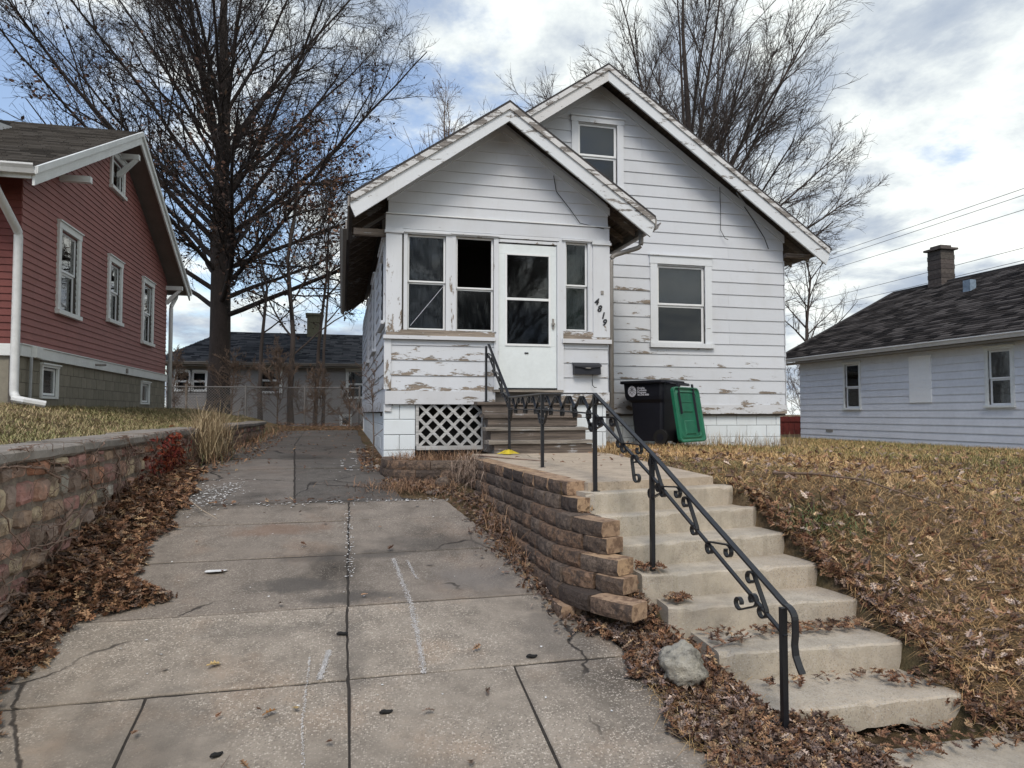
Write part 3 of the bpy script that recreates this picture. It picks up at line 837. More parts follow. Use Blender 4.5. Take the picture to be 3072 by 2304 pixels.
# inside the porch: dark room, a pale wall board seen through the broken window
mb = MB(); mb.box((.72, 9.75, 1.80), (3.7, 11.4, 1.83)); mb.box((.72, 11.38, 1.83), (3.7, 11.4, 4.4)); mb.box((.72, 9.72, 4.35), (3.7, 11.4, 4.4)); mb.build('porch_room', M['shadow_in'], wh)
mb = MB(); mb.box((1.0, 10.9, 3.22), (3.6, 10.95, 3.30)); mb.box((1.0, 10.9, 2.9), (3.6, 10.94, 3.02)); mb.build('inner_board', M['shade_grey'], wh)
# the diagonal crack / tape on the first window
mb = MB(); mb.tube([FP(.91, 2.80, -.025), FP(1.37, 3.37, -.025)], .0035, 4); mb.build('tape', M['white_print'] if 'white_print' in M else M['whiteprint'], wh)
# side walls of porch and house (left)
for (u0, u1, fr, nm) in ((-20.9, -9.62, FL, 'l'),):
    zz = [1.76 + .205 * i for i in range(13)]; zz[-1] = 4.22
    siding(wh, fr, zz, u0, u1, lambda z: u0, lambda z: u1, [(-10.9, -9.95, 2.9, 3.9), (-13.6, -12.7, 2.75, 3.95), (-16.4, -15.6, 2.75, 3.95)], M['white'], peel=lambda q: .25)
    wallplate(wh, fr, 1.70, 4.3, u0, u1, lambda z: u0, lambda z: u1, [(-10.9, -9.95, 2.9, 3.9), (-13.6, -12.7, 2.75, 3.95), (-16.4, -15.6, 2.75, 3.95)], M['sheath'], d0=-.08, d1=-.002)
    for (a, b, c, d) in ((-10.9, -9.95, 2.9, 3.9), (-13.6, -12.7, 2.75, 3.95), (-16.4, -15.6, 2.75, 3.95)):
        window(wh, fr, a, b, c, d, mid=(c + d) / 2, shade=M['shade_dark'])
    mb = MB(); fr.box(mb, u0, u1 + .02, 1.62, 1.755, -.06, .03, (0, .5)); mb.build('skirt_board', M['white_peel'], wh)
# main front wall
A1 = (3.99, 4.72, 5.60, 6.70); A2 = (5.47, 6.41, 2.86, 4.25)
mz = [1.755, 1.97, 2.21, 2.44, 2.665, 2.87, 3.09, 3.325, 3.56, 3.79, 4.015, 4.235] + [4.235 + .211 * i for i in range(1, 16)]
siding(wh, FM, mz, ML, MR - .01, mlf, mrf, [A1, A2, (ML, PR - .02, 1.5, 4.55)], M['white'], t=(.022, .006),
       peel=lambda q: .30 if q[0] < 2.3 else (.2 if q[0] < 3.0 and q[1] < 6 else (.3 if q[1] < 5.4 and q[0] < 4 else (-.1 if q[0] < 4.3 else -.35))),
       split=lambda z0: [random.Random(int(z0 * 97)).choice([4.6, 5.2, 6.9, 7.2, 99, 99])])
wallplate(wh, FM, 1.55, 7.45, ML, MR - .02, mlf, mrf, [A1, A2], M['sheath'], d0=-.1, d1=-.002, breaks=(4.5, 5.0, 6.5, 7.0))
mb = MB(); FM.box(mb, PR + .01, MR + .01, 1.585, 1.752, -.05, .034, (0, .6)); o = mb.build('skirt_board', M['white_peel'], wh); o['peel'] = .1
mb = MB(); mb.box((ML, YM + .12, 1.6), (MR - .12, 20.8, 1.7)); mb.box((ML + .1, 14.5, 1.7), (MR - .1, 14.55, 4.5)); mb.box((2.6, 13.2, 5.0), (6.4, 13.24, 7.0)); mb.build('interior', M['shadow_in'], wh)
window(wh, FM, *A1, mid=6.13, cw=.12, head=.11, sill=.07, shade=None, label='attic window in the main gable')
window(wh, FM, *A2, mid=3.54, cw=.135, head=.17, sill=.09, shade=None, mat=M['rake_soft'], label='front room window with chipped casing')
mb = MB(); FM.box(mb, 5.46, 6.42, 2.8, 4.3, -.6, -.595); mb.build('pane_backing', M['shade_dark'], wh)  # dark sheet added to imitate the tree's dark reflection in the lower pane
mb = MB(); FM.box(mb, 5.49, 6.39, 3.55, 4.24, -.062, -.056); mb.build('pane_backing', M['pane_sky'], wh)  # pale sheet standing in for sky mirrored in the upper pane
mb = MB(); FM.box(mb, 4.03, 4.69, 6.14, 6.67, -.062, -.056); mb.build('pane_backing', M['shade_grey'], wh)
# right side wall
FR = Frame((MR, 0, 0), (0, 1, 0), (1, 0, 0))
siding(wh, FR, [1.755 + .225 * i for i in range(13)], YM - .02, 20.9, lambda z: YM - .02, lambda z: 20.9, [], M['white'])
wallplate(wh, FR, 1.55, 4.5, YM, 20.9, lambda z: YM, lambda z: 20.9, [], M['sheath'], d0=-.1)
wallplate(wh, Frame((0, 20.9, 0), (1, 0, 0), (0, 1, 0)), 1.0, 7.4, ML, MR, mlf, mrf, [], M['white_clean'], breaks=(4.4,))


def blockwall(parent, fr, u0, u1, ztop, rows, bl, bh, mat, mort, d=-.19, name='concrete_block', base=0, zb=None, rough=.004):
    for r in range(rows):
        z1 = ztop - r * bh; z0 = z1 - bh + .008
        u = u0 - (bl / 2 if (r + base) % 2 else 0)
        while u < u1 - .02:
            a = max(u, u0); b = min(u + bl - .008, u1)
            if b - a > .03:
                mb = MB(); o_ = random.uniform(-rough, rough)
                c = .006
                vs = [fr(a, z0, o_ - .005), fr(b, z0, o_ - .005), fr(b, z1, o_ - .005), fr(a, z1, o_ - .005),
                      fr(a + c, z0 + c, o_), fr(b - c, z0 + c, o_), fr(b - c, z1 - c, o_), fr(a + c, z1 - c, o_),
                      fr(a, z0, d), fr(b, z0, d), fr(b, z1, d), fr(a, z1, d)]
                mb.add(vs, [(4, 5, 6, 7), (0, 1, 5, 4), (1, 2, 6, 5), (2, 3, 7, 6), (3, 0, 4, 7), (8, 9, 1, 0), (9, 10, 2, 1), (10, 11, 3, 2), (11, 8, 0, 3), (11, 10, 9, 8)],
                       [(a, .7)] * 12)
                mb.build(name, mat, parent)
            u += bl
    mb = MB(); fr.box(mb, u0 + .004, u1 - .004, ztop - rows * bh, ztop - .003, d + .02, -.012); mb.build('mortar', mort, parent)


FPf = Frame((0, YP + .02, 0), (1, 0, 0), (0, -1, 0)); FMf = Frame((0, YM + .05, 0), (1, 0, 0), (0, -1, 0)); FLf = Frame((.64, 0, 0), (0, -1, 0), (-1, 0, 0))
blockwall(wh, FPf, .56, .985, 1.715, 5, .43, .208, M['blockpaint'], M['mortar_l'], base=1)
blockwall(wh, FPf, 3.30, 3.76, 1.735, 4, .41, .208, M['blockpaint'], M['mortar_l'])
blockwall(wh, FMf, 3.80, 7.98, 1.58, 4, .41, .212, M['blockpaint'], M['mortar_l'])
blockwall(wh, FLf, -20.9, -9.83, 1.615, 4, .43, .208, M['blockpaint'], M['mortar_l'])
blockwall(wh, Frame((7.98, 0, 0), (0, 1, 0), (1, 0, 0)), YM + .26, 20.9, 1.58, 3, .41, .212, M['blockpaint'], M['mortar_l'], rough=.002)
# dark void and lattice under the porch
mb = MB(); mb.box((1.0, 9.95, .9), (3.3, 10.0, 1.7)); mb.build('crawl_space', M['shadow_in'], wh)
lat = MB(); FP.box(lat, 1.0, 1.94, 1.095, 1.15, -.03, .0); FP.box(lat, 1.90, 1.95, 1.151, 1.71, -.03, .0); FP.box(lat, .99, 1.03, 1.151, 1.71, -.03, -.001)
lo = lat.build('lattice_frame', M['lattice'], wh); lo['label'] = 'grey diagonal lattice panel under the porch'


def clipseg(p, q, bx):
    x0, x1, y0, y1 = bx; t0, t1 = 0.0, 1.0; dx, dy = q[0] - p[0], q[1] - p[1]
    for pp, qq in ((-dx, p[0] - x0), (dx, x1 - p[0]), (-dy, p[1] - y0), (dy, y1 - p[1])):
        if abs(pp) < 1e-9:
            if qq < 0: return None
        else:
            r = qq / pp
            if pp < 0: t0 = max(t0, r)
            else: t1 = min(t1, r)
    if t0 >= t1 - .02: return None
    return (p[0] + dx * t0, p[1] + dy * t0), (p[0] + dx * t1, p[1] + dy * t1)


for layer in (0, 1):
    for k in range(-6, 9):
        off = k * .19 + .03
        if layer == 0: p, q = (1.0 + off, 1.71 + .2), (1.0 + off + 1.0, 1.71 - .8)       # falling to the right
        else: p, q = (.6 + off, 1.13 - .2), (.6 + off + 1.0, 1.13 + .8)
        s_ = clipseg(p, q, (1.03, 1.90, 1.15, 1.71))
        if not s_: continue
        (a, b) = s_
        dd = Vector((b[0] - a[0], 0, b[1] - a[1])).normalized(); nn = Vector((-dd.z, 0, dd.x)) * .0195
        y0 = YP + (.004 if layer == 0 else .013)
        A = Vector((a[0], y0, a[1])); B = Vector((b[0], y0, b[1]))
        MB().prism([A - nn, B - nn, B + nn, A + nn], (0, .008, 0)).build('lattice_slat', M['lattice'], lo)


# ---- roofs
def gable_roof(parent, xc, xl, xr, apex, yl0, yl1, slope, top, und, deck=.03, sh=.035, soff=True, y_right=None):
    zl = apex - (xc - xl) * slope; zr = apex - (xr - xc) * slope
    for (xa, za, nm) in ((xl, zl, 'l'), (xr, zr, 'r')):
        y1 = yl1
        poly = [(xc, yl0, apex), (xa, yl0, za), (xa, yl0, za - sh), (xc, yl0, apex - sh)]
        MB().prism(poly, (0, y1 - yl0, 0)).build('roof_shingles', top, parent)
        # deck boards under the shingles, running along the eave, each with a small joint
        L = math.hypot(xa - xc, apex - za); n = int(L / .14)
        mb = MB()
        for i in range(n):
            t0, t1 = i / n, (i + 1) / n - .012 / L
            p0 = (xc + (xa - xc) * t0, apex - (apex - za) * t0); p1 = (xc + (xa - xc) * t1, apex - (apex - za) * t1)
            mb.prism([(p0[0], yl0 + .03, p0[1] - sh - .002), (p1[0], yl0 + .03, p1[1] - sh - .002), (p1[0], yl0 + .03, p1[1] - sh - deck), (p0[0], yl0 + .03, p0[1] - sh - deck)], (0, y1 - yl0 - .06, 0))
        o = mb.build('soffit', und, parent); o['kind'] = 'stuff'


def rake(parent, xc, xe, apex, slope, y, drop, mat, th=.03, inset=0.0, name='rake_board', tail=None, plumb=True, peel=.0):
    """board along the gable edge: top edge follows the roof, vertical depth drop"""
    s = 1 if xe > xc else -1
    ze = apex - abs(xe - xc) * slope
    n = 1
    poly = [(xc, y, apex), (xe, y, ze), (xe, y, ze - drop), (xc, y, apex - drop)]
    if tail: poly = [(xc, y, apex), (xe, y, ze), (xe, y, ze - drop * .55), (xe - s * .06, y, ze - drop * 1.12), (xc, y, apex - drop)]
    mb = MB().prism(poly, (0, th, 0))
    mb.uv = [(p[0], .45) for p in mb.v]
    o = mb.build(name, mat, parent); o['peel'] = peel
    return o


def stepped_shingles(parent, frm, U0, U1, base, up, out, run, rows, tab, mat, name='shingle_courses', jit=.004, lclip=None, rclip=None):
    """joined stepped shingle tabs. base: point at eave u=0; along=frm vector; up: unit vector upslope; out: normal"""
    V = []; F = []; C = []
    al = Vector(frm); up = Vector(up); out = Vector(out); B = Vector(base); h = run / rows
    r = random.Random(5)
    for k in range(rows):
        a0 = U0 if lclip is None else max(U0, lclip((k + .5) / rows)); a1 = U1 if rclip is None else min(U1, rclip((k + .5) / rows))
        u = a0 - (tab * .5 if k % 2 else 0) + tab * .13 * (k % 3)
        while u < a1:
            ua, ub = max(u, a0) + .004, min(u + tab, a1) - .004
            if ub - ua > .03:
                lo = B + up * (k * h - .01 + r.uniform(-.004, .004)); hi = B + up * ((k + 1) * h + .004)
                e = .014 + r.uniform(0, jit)
                o = len(V)
                V += [lo + al * ua + out * e, lo + al * ub + out * e, hi + al * ub + out * .002, hi + al * ua + out * .002, lo + al * ua, lo + al * ub]
                F += [(o, o + 1, o + 2, o + 3), (o + 4, o + 5, o + 1, o)]
                c = r.random(); C += [(c, c, c)] * 6
            u += tab
    o = fast_mesh(name, np.array([tuple(v) for v in V]), np.array(F), mat, parent, col=np.array(C)); o['kind'] = 'stuff'
    return o


# porch roof: outer apex 5.87 at y 9.12
gable_roof(wh, PC, .075, 4.345, 5.875, 9.13, 11.62, SL, M['roofdark'], M['soffit'])
gable_roof(wh, MC, .06, 8.76, 7.60, 11.03, 21.3, SL, M['roofdark'], M['soffit'])
for s, xe in ((-1, .09), (1, 4.33)):
    rake(wh, PC, xe, 5.835, SL, 9.155, .24, M['rake_soft'], th=.035, peel=.15 if s < 0 else .35, tail=True)
    rake(wh, PC, xe, 5.838, SL, 9.128, .085, M['rake_peel'], th=.026, name='rake_trim', peel=.30)
for s, xe in ((-1, .09), (1, 8.72)):
    rake(wh, MC, xe, 7.56, SL, 11.055, .26, M['rake_peel'] if s < 0 else M['rake_soft'], th=.035, peel=.05 if s < 0 else .25, tail=True)
    rake(wh, MC, xe, 7.563, SL, 11.028, .085, M['rake_peel'], th=.026, name='rake_trim', peel=.3)
# inner bargeboard lines under the overhang, lookouts, rafter tails
for s in (-1, 1):
    xe = PL - .02 if s < 0 else PR + .02
    rake(wh, PC, xe, 5.70, SL, YP - .045, .10, M['white'], th=.03, name='gable_trim')
    xe = ML if s < 0 else MR
    rake(wh, MC, xe, 7.42, SL, YM - .05, .14, M['white'], th=.03, name='gable_trim')
for y in np.arange(9.75, 11.0, .45):
    for s in (-1, 1):
        xw = PL if s < 0 else PR; xe = .13 if s < 0 else 4.29
        zw = 5.81 - abs(xw - PC) * SL; ze = 5.81 - abs(xe - PC) * SL
        MB().prism([(xw, y, zw - .01), (xe, y, ze - .01), (xe, y, ze - .11), (xw, y, zw - .11)], (0, .05, 0)).build('rafter_tail', M['rafter'], wh)
for y in np.arange(11.6, 21.0, .5):
    for s in (-1, 1):
        xw = ML if s < 0 else MR; xe = .12 if s < 0 else 8.68
        zw = 7.53 - abs(xw - MC) * SL; ze = 7.53 - abs(xe - MC) * SL
        MB().prism([(xw, y, zw - .01), (xe, y, ze - .01), (xe, y, ze - .12), (xw, y, zw - .12)], (0, .05, 0)).build('rafter_tail', M['rafter'], wh)
mb = MB(); mb.box((.14, 9.62, 4.02), (PL - .03, 9.70, 4.11)); mb.build('eave_bracket', M['rafter'], wh)
mb = MB(); mb.box((8.08, 11.42, 4.52), (8.60, 11.50, 4.60)); mb.build('eave_bracket', M['rafter'], wh)
# eave fascias
mb = MB(); mb.box((.055, 9.16, 4.27), (.078, 11.0, 4.40)); mb.build('fascia', M['gutter'], wh)
mb = MB(); mb.box((.035, 11.06, 4.46), (.058, 21.3, 4.60)); mb.build('fascia', M['gutter'], wh)
mb = MB(); mb.box((4.346, 9.16, 4.27), (4.37, 11.0, 4.39)); mb.build('fascia', M['gutter'], wh)


def gutter_run(parent, a, b, outv, mat, w=.11, h=.095, name='gutter'):
    """K profile gutter from a to b, outv pointing away from the fascia"""
    a = Vector(a); b = Vector(b); o_ = Vector(outv); Z = Vector((0, 0, 1))
    prof = [(0, 0), (0, -h), (w * .55, -h), (w * .75, -h * .55), (w, -h * .2), (w, 0), (w - .008, 0), (w - .01, -h * .2), (w * .7, -h * .55), (w * .5, -h + .008), (.006, -h + .008), (.006, 0)]
    poly = [a + o_ * p + Z * q for p, q in prof]
    return MB().prism(poly, b - a).build(name, mat, parent)


def downspout(parent, pts, mat, r=.038, name='downspout', sides=8):
    P = [Vector(p) for p in pts]; out = [P[0]]
    for i in range(1, len(P) - 1):
        a, b, c = P[i - 1], P[i], P[i + 1]; d1 = (a - b); d2 = (c - b); k = min(.07, d1.length / 2, d2.length / 2)
        p0 = b + d1.normalized() * k; p2 = b + d2.normalized() * k
        for t in (0, .25, .5, .75, 1): out.append(p0 * (1 - t) ** 2 + b * 2 * t * (1 - t) + p2 * t * t)
    out.append(P[-1])
    return MB().tube(out, r, sides).build(name, mat, parent, smooth=True)


gutter_run(wh, (4.37, 9.25, 4.36), (4.37, 10.95, 4.36), (1, 0, 0), M['gutter'])
downspout(wh, [(4.30, 9.55, 4.24), (4.30, 9.55, 4.06), (3.86, 9.62, 3.92), (3.84, 9.60, 3.78), (3.84, 9.60, 1.32)], M['gutter'], .036)
gutter_run(wh, (.055, 20.9, 4.56), (.055, 11.1, 4.56), (-1, 0, 0), M['gutter'])
# loose wires on the wall, small boxes
for pts in ([(2.95, 9.56, 5.03), (2.99, 9.56, 4.8), (3.2, 9.555, 4.55), (3.35, 9.56, 4.36), (3.72, 9.56, 4.30)],):
    MB().tube(pts, .006, 4).build('cable', M['black'], wh)
MB().tube([(6.72, 11.44, 5.75), (6.73, 11.44, 5.3), (6.72, 11.43, 4.95), (6.80, 11.42, 4.8), (6.86, 11.41, 4.77)], .006, 4).build('cable', M['black'], wh)
MB().tube([(7.22, 11.44, 5.42), (7.42, 11.43, 5.15), (7.62, 11.42, 4.85), (7.70, 11.42, 4.65)], .008, 4).build('cable', M['black'], wh)
MB().tube([(4.45, 11.43, 5.15), (4.44, 11.42, 4.9), (4.38, 11.42, 4.75)], .005, 4).build('cable', M['black'], wh)
# house number
for ch, x, z in (('4', 3.555, 3.175), ('8', 3.60, 3.075), ('1', 3.655, 2.975), ('9', 3.675, 2.875)):
    text_mesh('house_number', ch, .13, M['black'], wh, (x, YP - .056, z), (1, 0, 0), (0, 0, 1), .004, .25, .0035)
mb = MB(); FP.box(mb, 3.66, 3.70, 3.33, 3.38, .05, .065); mb.build('doorbell', M['gutter'], wh)
# ---- mailbox
mbx = thing('mailbox', 'black wall mailbox with folded flap beside the storm door', 'mailbox', (3.43, 9.53, 2.2))
mb = MB().prism([(3.235, 9.49, 2.155), (3.235, 9.575, 2.155), (3.235, 9.575, 2.315), (3.235, 9.50, 2.285)], (.40, 0, 0)); mb.build('box', M['bin'], mbx)
vs = [(3.222, 9.480, 2.285), (3.645, 9.480, 2.285), (3.645, 9.58, 2.328), (3.222, 9.58, 2.328), (3.222, 9.474, 2.268), (3.33, 9.474, 2.255), (3.43, 9.472, 2.232), (3.54, 9.474, 2.255), (3.645, 9.474, 2.268)]
MB().add(vs, [(0, 1, 2, 3), (0, 4, 5, 6, 7, 8, 1)]).build('flap', M['bin'], mbx)
mb = MB(); mb.box((3.395, 9.462, 2.238), (3.47, 9.472, 2.25)); mb.build('latch', M['gutter'], mbx)
MB().tube([(3.53, 9.55, 2.155), (3.515, 9.53, 2.08), (3.52, 9.53, 2.0), (3.55, 9.52, 1.965), (3.575, 9.52, 1.97)], .006, 5).build('paper_hook', M['black'], mbx)

# ---- wooden steps
ws = thing('wooden_steps', 'weathered grey wooden steps rising to the porch door', 'steps', (2.5, 8.9, 1.07))
tr = [(1.755, 9.35, 9.62, 1.80, 3.16), (1.585, 9.11, 9.42, 1.83, 3.20), (1.415, 8.88, 9.18, 1.82, 3.24), (1.245, 8.66, 8.95, 1.82, 3.25)]
for i, (z, y0, y1, x0, x1) in enumerate(tr):
    for k in range(2):
        ya = y0 + (y1 - y0) * k / 2 + .004; yb = y0 + (y1 - y0) * (k + 1) / 2 - .004
        b = MB(); b.box((x0 + random.uniform(-.02, .02), ya, z - .042), (x1 + random.uniform(-.02, .02), yb, z + random.uniform(-.003, .003)))
        b.v = [(p_[0], p_[1], p_[2] + (.012 * random.uniform(-1, 1) if k == 0 else 0)) for p_ in b.v]; b.build('tread', M['deckwood2'] if i > 1 else M['deckwood'], ws)
    b = MB(); b.box((x0 + .07, y0 + .035, z - .166), (x1 - .05, y0 + .06, z - .044)); b.build('riser', M['deckwood'], ws)
for x in (1.90, 3.10):
    poly = []
    for (z, y0, y1, _, _) in tr[::-1]: poly += [(x, y0 + .065, z - .17 + .001), (x, y0 + .065, z - .044)]
    poly += [(x, 9.50, 1.711), (x, 9.50, 1.075)]; poly[0] = (x, poly[0][1], 1.075)
    MB().prism(poly, (.04, 0, 0)).build('stringer', M['deckwood'], ws)

# ---- concrete steps
cs = thing('concrete_steps', 'worn flight of concrete steps from the sidewalk up to the landing', 'steps', (2.6, 3.9, 0))
SLx = [1.80, 1.86, 1.88, 1.94, 2.01, 2.12, 2.18]; SLy = [4.96, 4.83, 4.53, 4.30, 4.07, 3.66, 3.22]
SRx = [3.17, 3.27, 3.28, 3.29, 3.32, 3.32, 3.32]; SRy = [5.22, 5.04, 4.70, 4.33, 3.97, 3.58, 3.18]


def concrete_step(x0, y0, x1, y1, z, back, name='step', drop=.17, bottom_break=False):
    nx = 26; prof = [(0, -drop), (.004, -.03), (.006, -.012), (.018, -.002), (.05, 0), (back * .5, .0), (back, 0.0)]
    V = []
    dirv = Vector((x1 - x0, y1 - y0, 0)).normalized(); nv = Vector((-dirv.y, dirv.x, 0))
    L = math.hypot(x1 - x0, y1 - y0)
    for i in range(nx + 1):
        u = L * i / nx
        rr = .022 * max(0, 1 - min(u, L - u) / .04)
        for j, (d, h) in enumerate(prof):
            jit = .005 * math.sin(u * 23 + z * 50) + .004 * math.sin(u * 61 + z * 20) + random.uniform(-.0015, .0015)
            chip = -.016 * max(0, math.sin(u * 9.7 + z * 33) - .88) / .12 if j in (1, 2, 3) else 0
            if j < 4: dd = d + jit + rr - chip * .8
            else: dd = d
            hh = h + (chip + random.uniform(-.001, .001) if j > 1 else 0)
            if j == 0 and bottom_break: hh = -drop + .045 * max(0, math.sin(u * 5.5 - 1.9))  + random.uniform(0, .012)
            if j == 1: hh = h if not bottom_break else h
            p = Vector((x0, y0, z)) + dirv * u + nv * dd + Vector((0, 0, hh))
            V.append(p)
    m = len(prof)
    F = [(i * m + j, (i + 1) * m + j, (i + 1) * m + j + 1, i * m + j + 1) for i in range(nx) for j in range(m - 1)]
    # side cheeks
    for i in (0, nx):
        b = len(V); q = Vector((x0, y0, z)) + dirv * (L * i / nx) + nv * back + Vector((0, 0, -drop)); V.append(q)
        loop = [i * m + j for j in range(m)] + [b]; F.append(tuple(loop if i == 0 else loop[::-1]))
    MB().add(V, F).build(name, M['steps'], cs)


for i in range(7):
    z = 1.0 - .155 * i
    back = .52 if i else .40
    concrete_step(SLx[i], SLy[i], SRx[i], SRy[i], z, back, bottom_break=(i == 6), drop=.34 if i < 6 else .17)
b = MB(); b.prism([(2.25, 3.75, -.2), (2.25, 3.75, -.02), (2.25, 5.35, .70), (2.25, 5.35, -.2)], (.9, 0, 0)); b.build('core', M['mortar'], cs)

# ---- handrail
hr = thing('handrail', 'black wrought iron handrail with scrollwork beside the steps and landing', 'railing', (1.9, 4.2, .6))
P1 = Vector((2.14, 3.10, -.08)); P2 = Vector((2.05, 4.41, .535)); P3 = Vector((1.90, 5.10, 1.0)); P4 = Vector((1.90, 6.55, 1.07)); P5 = Vector((2.05, 8.55, 1.07)); P6 = Vector((1.93, 9.42, 1.755))
T1 = Vector((2.14, 3.08, .655)); T3 = Vector((1.90, 5.10, 1.75)); T4 = Vector((1.90, 6.55, 1.79)); T5 = Vector((2.05, 8.55, 1.80)); T6 = Vector((1.95, 9.35, 2.54))
T2 = Vector((2.05, 4.40, 1.325))


def post(a, ztop, nm='post'):
    b = Vector((a.x, a.y, ztop)); h = .0145
    mb = MB().box((a.x - h, a.y - h, a.z), (a.x + h, a.y + h, ztop)); mb.box((a.x - .03, a.y - .03, a.z - .004), (a.x + .03, a.y + .03, a.z + .005))
    return mb.build(nm, M['black'], hr)


post(P1, T1.z - .02); post(Vector((2.05, 4.405, .53)), T2.z - .005); post(P3, T3.z - .01); post(P4, T4.z - .01); post(P5, T5.z - .01); post(Vector((P6.x, P6.y, 1.755)), T6.z - .02)
GAP = .155


def railseg(a, b, name='rail', drop=0.0, w=.034, t=.012, ext=()):
    a = a - Vector((0, 0, drop)); b = b - Vector((0, 0, drop)); d = (b - a).normalized(); side = Vector((d.y, -d.x, 0)).normalized()
    pts = [a, b] + list(ext)
    return MB().ribbon(pts, w, t, side).build(name, M['black'], hr)


segs = [(T1, T2), (T2, T3), (T3, T4), (T4, T5), (T5, T6)]
for a, b in segs:
    railseg(a, b); railseg(a, b, 'lower_rail', GAP, .022, .012)
# terminal: rail bends down in a bar that flares outwards at the bottom
d = (T1 - T3).normalized(); side = Vector((d.y, -d.x, 0)).normalized()
pts = [T1 - d * .06]
for k in range(7):
    an = k / 6.0
    pts.append(T1 + Vector((0, -.075, 0)) * math.sin(an * math.pi / 2) + d * .0 + Vector((0, 0, -.055 * (1 - math.cos(an * math.pi / 2)))))
e = pts[-1]
pts += [e + Vector((0, -.002, -.06)), e + Vector((0, .006, -.12)), e + Vector((0, -.002, -.17)), e + Vector((0, -.03, -.215)), e + Vector((0, -.05, -.24))]
MB().ribbon(pts, .036, .011, side).build('rail_end', M['black'], hr)


def spiral(c, ux, uz, r0, a0, turns, sgn, n=16):
    out = []
    for k in range(n + 1):
        t = k / n; a = a0 + sgn * turns * 2 * math.pi * t; r = r0 * (1 - .55 * t)
        out.append(c + ux * (math.cos(a) * r) + uz * (math.sin(a) * r))
    return out


def scroll(c0, c1, ux, uz, side, r=.034, s=1):
    """S or C bar: straight flat bar with a curl at both ends"""
    d = (c1 - c0).normalized(); n_ = (ux * d.dot(uz) - uz * d.dot(ux)) * s
    ctr0 = c0 + n_ * r; ctr1 = c1 + n_ * r
    def circ(ctr, start, direction, turns=.85):
        e1 = (start - ctr).normalized(); e2 = direction; out = []
        for k in range(15):
            t = k / 14; a = turns * 2 * math.pi * t; rr = r * (1 - .45 * t)
            out.append(ctr + e1 * (math.cos(a) * rr) + e2 * (math.sin(a) * rr))
        return out
    A = circ(ctr0, c0, -d)[::-1]; B = circ(ctr1, c1, d)
    MB().ribbon(A + B, .024, .009, side).build('scroll', M['black'], hr)


def scrollrow(a, b, ks, above=True):
    d = (b - a).normalized(); L = (b - a).length; side = Vector((d.y, -d.x, 0)).normalized(); up = Vector((0, 0, 1)); up = (up - d * up.dot(d)).normalized()
    g_ = GAP * up.z
    for (t, kind) in ks:
        c = a + d * (L * t)
        if kind == 'V+': scroll(c - up * .028 - d * .075, c - up * (g_ - .018) + d * .075, d, up, side, .038, 1)
        if kind == 'V-': scroll(c - up * .028 + d * .075, c - up * (g_ - .018) - d * .075, d, up, side, .038, -1)
        if kind == 'L+': scroll(c - up * (g_ + .035) - d * .07, c - up * (g_ + .13) + d * .015, d, up, side, .036, -1)
        if kind == 'L-': scroll(c - up * (g_ + .035) + d * .07, c - up * (g_ + .13) - d * .015, d, up, side, .036, 1)


scrollrow(T1, T2, [(.17, 'L+'), (.12, 'V-'), (.40, 'V+'), (.60, 'V-'), (.80, 'V+'), (.92, 'V-'), (.90, 'L+')])
scrollrow(T2, T3, [(.12, 'L-'), (.28, 'V+'), (.5, 'V-'), (.72, 'V+'), (.84, 'L+')])
n4 = [(.05, 'V+'), (.13, 'V-'), (.06, 'L-'), (.28, 'V+'), (.36, 'V-'), (.52, 'V+'), (.6, 'V-'), (.76, 'V+'), (.84, 'V-'), (.94, 'L+')]
scrollrow(T3, T4, n4); scrollrow(T4, T5, [(.06, 'L-'), (.1, 'V+'), (.2, 'V-'), (.4, 'V+'), (.5, 'V-'), (.72, 'V+'), (.82, 'V-'), (.94, 'L+')])
scrollrow(T5, T6, [(.12, 'V+'), (.3, 'V-'), (.5, 'V+'), (.68, 'V-'), (.86, 'V+')])
# yellow rag at the foot of the far post
V = []; nr = 18
for k in range(nr):
    a = 2 * math.pi * k / nr; r = .09 + .035 * math.sin(3 * a + 1) + random.uniform(-.01, .01)
    V.append((2.03 + 1.35 * r * math.cos(a), 8.52 + r * .8 * math.sin(a), 1.086 + random.uniform(0, .012)))
for k in range(nr):
    a = 2 * math.pi * k / nr; r = .04 + random.uniform(-.01, .01); V.append((2.03 + r * math.cos(a), 8.53 + r * math.sin(a), 1.12 + random.uniform(0, .03)))
F = [(k, (k + 1) % nr, nr + (k + 1) % nr, nr + k) for k in range(nr)] + [tuple(range(nr, 2 * nr))]
tag(MB().add(V, F).build('cloth_rag', M['rag'], smooth=True), 'crumpled yellow rag at the foot of the farthest landing post', 'rag')

# =================================================================== RETAINING BLOCK WALL beside the steps
bw = thing('retaining_wall', 'brown split-face block retaining wall stepping down beside the concrete steps', 'retaining wall', (1.6, 6, .4))


def polyline_pts(pts, step):
    P = [Vector(p) for p in pts]; out = []; d = 0; i = 0
    L = [0]
    for a, b in zip(P[:-1], P[1:]): L.append(L[-1] + (b - a).length)
    n = max(1, int(round(L[-1] / step)))
    return P, L, n


def at_len(P, L, s):
    s = min(max(s, 0), L[-1])
    for i in range(len(P) - 1):
        if s <= L[i + 1] + 1e-9:
            t = (s - L[i]) / (L[i + 1] - L[i]); return P[i].lerp(P[i + 1], t), (P[i + 1] - P[i]).normalized()
    return P[-1], (P[-1] - P[-2]).normalized()


